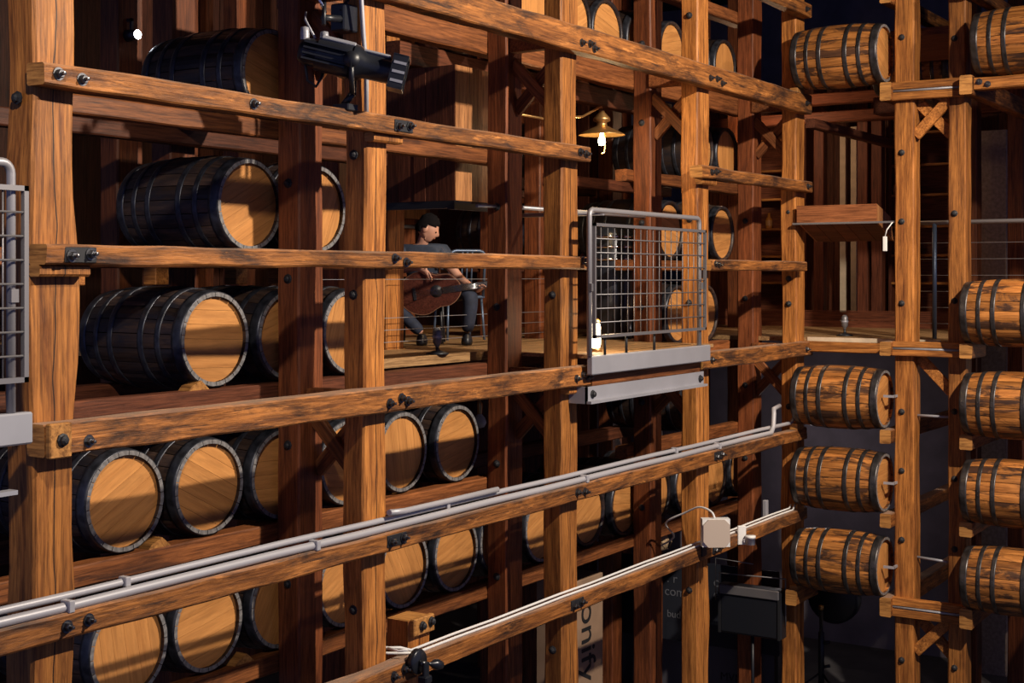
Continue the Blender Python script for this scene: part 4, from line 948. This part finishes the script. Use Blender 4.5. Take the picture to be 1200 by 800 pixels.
bottle(18.60, 2.27, -0.665 + 1.75, 'small dark bottle on the upper shelf near the inner corner post')
for k, y in enumerate((0.915, 0.765)):
    tag(MB().box((18.28, y - 0.04, -0.665), (18.32, y + 0.04, 2.0), 0, 0.003).build('pale_batten', M['pale']), 'tall pale upright batten beside its twin behind the canopy box', 'batten', 'pair of pale battens')
for y in (1.15, 0.55, 0.36, -2.3, -1.75):
    p = timber('timber_post', (18.0, y - 0.07, -0.665), (18.15, y + 0.07, 2.9), 'Z', M['dkwoodZ'], y + 7, 0.004, 0, 0.008, 0.3); tag(p, 'slim dark upright in the shelf room behind the wing', 'post', 'slim uprights of the shelf room')
for z in (1.98, 2.22):
    b = timber('timber_beam', (17.4, -4.5, z), (17.6, 3.0, z + 0.14), 'Y', M['dkwoodY'], z, 0.004, 0, 0.01, 0.4); tag(b, 'dark ceiling joist of the shelf room behind the wing, %s one' % ('lower' if z < 2.1 else 'upper'), 'beam')
slab('trim_1', (14.7, -5.5, 2.52), (19.2, 0.3, 2.60), M['dkwoodY'])
cl = thing('render_column', 'tan rough-rendered column behind the outer wing barrels', 'column', (17.3, -1.28, FLOOR))
MB().box((0, -0.17, 0), (0.35, 0.17, 6.55)).build('shaft', M['plaster_tan'], cl)
cb_ = thing('canopy_box', 'small reddish wooden canopy box with boarded sloping underside', 'canopy', (14.15, -0.47, 0.56))
MB().box((-0.02, -0.43, 0.0), (0.0, 0.43, 0.18)).build('front_board', M['dkwoodY'], cb_).data.materials[0] = wood('canopy_wood', 'Y', (0.40, 0.145, 0.055), (0.27, 0.09, 0.034), stain_lo=0.75, stain_hi=0.9)
MB().prism([(0, 0), (0, 0.18), (0.45, 0.06), (0.55, -0.19)], -0.43, -0.41, 'XZ').build('side_board', M['boxwood'], cb_)
MB().prism([(0, 0), (0, 0.18), (0.45, 0.06), (0.55, -0.19)], 0.41, 0.43, 'XZ').build('side_board', M['boxwood'], cb_)
for k in range(5):
    y0 = -0.41 + k * 0.164
    MB().prism([(0.0, 0.0), (0.0, 0.02), (0.55, -0.17), (0.55, -0.19)], y0 + 0.003, y0 + 0.161, 'XZ').build('underside_board', M['dkwoodY'], cb_)
MB().prism([(0.0, 0.165), (0.0, 0.18), (0.45, 0.06), (0.45, 0.045)], -0.41, 0.41, 'XZ').build('roof_board', M['dkwoodY'], cb_)
MB().box((-0.03, -0.44, -0.02), (-0.005, 0.44, 0.0)).box((-0.03, -0.62, -0.02), (0.0, -0.44, 0.0)).box((-0.03, 0.44, -0.02), (0.05, 0.475, 0.0)).build('support_bar', M['mesh'], cb_)
tag(MB().box((14.05, -1.03, 0.25), (14.08, -0.99, 0.40), 0, 0.004).tube([(14.065, -1.01, 0.40), (14.065, -1.03, 0.47), (14.09, -1.08, 0.545)], 0.006, 6).build('hanging_sensor', M['white']), 'small white sensor hanging from the canopy bar at the wing post', 'sensor')
hr2 = thing('wing_handrail', 'steel handrail with cable wires behind the bright wing posts', 'railing', (14.85, -2.0, -0.665))
MB().tube([(0, 0.9, 1.225), (0, -3.0, 1.235)], 0.024, 10).build('handrail', M['railpipe'], hr2)
for y in (0.71, -1.6): MB().tube([(0, y, 0.0), (0, y, 1.22)], 0.024, 8).build('rail_post', M['navy'], hr2)
for k in range(6): MB().tube([(0, 0.9, 0.16 + 0.17 * k), (0, -3.0, 0.16 + 0.17 * k)], 0.003, 5).build('cable_wire', M['railpipe'], hr2)
microphone('grey round-topped microphone on the wing deck below the canopy box', 15.0, -0.26, -0.665, -0.43)

# ------------------------------------------------------------------ storage at the bottom
def text(name, body, size, mat, par, loc, rot, ext=0.002):
    cu = bpy.data.curves.new(name, 'FONT'); cu.body = body; cu.size = size; cu.extrude = ext
    o = bpy.data.objects.new(name, cu); COL.objects.link(o); bpy.context.view_layer.update()
    me = bpy.data.meshes.new_from_object(o.evaluated_get(bpy.context.evaluated_depsgraph_get()))
    bpy.data.objects.remove(o); me.materials.clear(); me.materials.append(mat)
    return link(name, me, par, loc, rot)
bn = thing('black_banner', 'black banner with faint grey lettering behind the lower posts', 'banner', (14.6, 1.2, -4.2), (0, 0, -PI / 2))
MB().box((-1.2, 0, 0), (0.85, 0.02, 0.93)).build('cloth', M['banner'], bn)
for t_, sz, x, z in (('. r', 0.15, -0.52, 0.66), ('com', 0.15, -0.55, 0.51), ('budd', 0.12, -0.52, 0.26), ('o', 0.16, 0.065, 0.68), ('e', 0.14, 0.065, 0.55)):
    text('lettering', t_, sz, M['greyink'], bn, (x, -0.003, z), (PI / 2, 0, 0))
for x in (-1.15, 0.8): MB().tube([(x, 0.05, FLOOR + 4.2), (x, 0.05, 0.92)], 0.02, 8).build('pole', M['iron'], bn)
gb = thing('grey_board', 'grey storage board with dark lettering below the banner', 'board', (14.75, 1.0, FLOOR), (0, 0, -PI / 2))
MB().box((-1.8, 0, 0), (0.55, 0.04, 1.0)).build('sheet', M['greybox'], gb)
text('lettering', 'MVM', 0.13, M['ink'], gb, (-0.12, -0.003, 0.19), (PI / 2, 0, 0))
cbx = thing('cardboard_box', 'tall cardboard box with black lettering running down its side', 'box', (11.40, 1.15, FLOOR))
MB().box((-0.28, -0.20, 0), (0.28, 0.20, 1.98), 0, 0.006).build('carton', M['card'], cbx)
text('lettering', 'onify', 0.38, M['ink'], cbx, (-0.13, -0.203, 1.76), (PI / 2, PI / 2, 0))
fl = thing('flood_lamp', 'black rectangular floodlight with wire yoke in front of the banner', 'floodlight', (14.02, 0.43, -3.85), (0, 0, -PI / 2))
MB().box((-0.36, -0.05, 0.0), (0.36, 0.10, 0.52), 0, 0.01).build('housing', M['black'], fl)
MB().box((-0.34, -0.08, 0.42), (0.34, -0.052, 0.52), 0, 0.008).build('top_trim', M['mesh'], fl)
for s in (-1, 1): MB().box((s * 0.34 - 0.012, -0.075, 0.0), (s * 0.34 + 0.012, -0.052, 0.42)).build('side_trim', M['iron'], fl)
MB().box((-0.32, -0.06, 0.02), (0.32, -0.051, 0.40)).build('glass_front', M['blackg'], fl)
MB().tube([(-0.38, 0.02, 0.15), (-0.38, 0.02, 0.62), (0.38, 0.02, 0.64), (0.38, 0.02, 0.15)], 0.010, 6).tube([(-0.46, 0.1, 0.3), (-0.46, 0.1, 0.76), (-0.02, 0.1, 0.74)], 0.006, 6).build('wire_yoke', M['mesh'], fl)
MB().tube([(0.0, 0.04, 0.01), (0.0, 0.04, FLOOR + 3.85)], 0.018, 6).build('stand_leg', M['black'], fl)
tag(MB().lathe([(0.0001, 0.0), (0.27, 0.0), (0.30, 0.02), (0.30, 0.14), (0.27, 0.16), (0.0001, 0.16)], 32, axis='X').build('drum_case', M['black'], None, (15.6, 0.10, -3.72)), 'round black drum case hanging behind the corner post at the bottom', 'drum case')
st = thing('equipment_stand', 'black telescopic equipment stand below the bottom wing barrel', 'stand', (15.3, 0.12, FLOOR))
MB().tube([(0, 0, 0), (0, 0, 0.75), (0, 0, 0.76), (0, 0, 1.0)], [0.035, 0.035, 0.022, 0.022], 10).build('pole', M['black'], st)
for z in (0.35, 0.62): MB().tube([(0, 0, z), (0.0, -0.10, z + 0.03)], 0.018, 8).build('clamp_knob', M['black'], st)
MB().lathe([(0.02, 1.0), (0.03, 1.01), (0.03, 1.05), (0.0001, 1.06)], 10).build('brass_tip', M['brass'], st)
for k in range(3):
    a = k * 2.1; MB().tube([(0, 0, 0.30), (0.4 * math.cos(a), 0.4 * math.sin(a), 0.01)], 0.012, 6).build('leg', M['black'], st)
wb = thing('plank_partition', 'dim partition of upright planks far behind the guitarist', 'wall', (13.0, 6.5, FLOOR))
for i in range(56):
    x0 = -5.0 + i * 0.25
    MB().box((x0 + 0.003, rb.uniform(0, 0.012), 0), (x0 + 0.247, 0.05, 9.0)).build('plank', M['dimShadeZ'], wb)
tag(MB().box((9.4, 3.36, 0.60), (12.2, 3.406, 0.74)).build('pale_board', M['boxwood']), 'pale horizontal board on the posts behind the guitarist', 'board')
tag(MB().tube([(9.3, 3.385, 0.50), (12.2, 3.385, 0.52)], 0.02, 8).build('rear_handrail', M['railpipe']), 'grey pipe handrail behind the guitarist', 'railing')
point('rehearsal_fill', (12.3, 3.4, 1.5), 30, 0.06, (1.0, 0.66, 0.36))  # added warm light without a visible source, behind the guitarist
point('store_room_fill', (16.4, -3.6, -1.6), 22, 0.08, (1.0, 0.80, 0.66))  # unseen light added to lift the dark lower wall and column
point('store_fill', (16.5, 0.9, -2.2), 9, 0.08, (0.95, 0.85, 0.85))  # second unseen light added in the lower room, near the corner
point('shelf_room_fill', (16.6, 1.4, 1.85), 35, 0.08, (1.0, 0.62, 0.35))  # unseen light added inside the shelf room
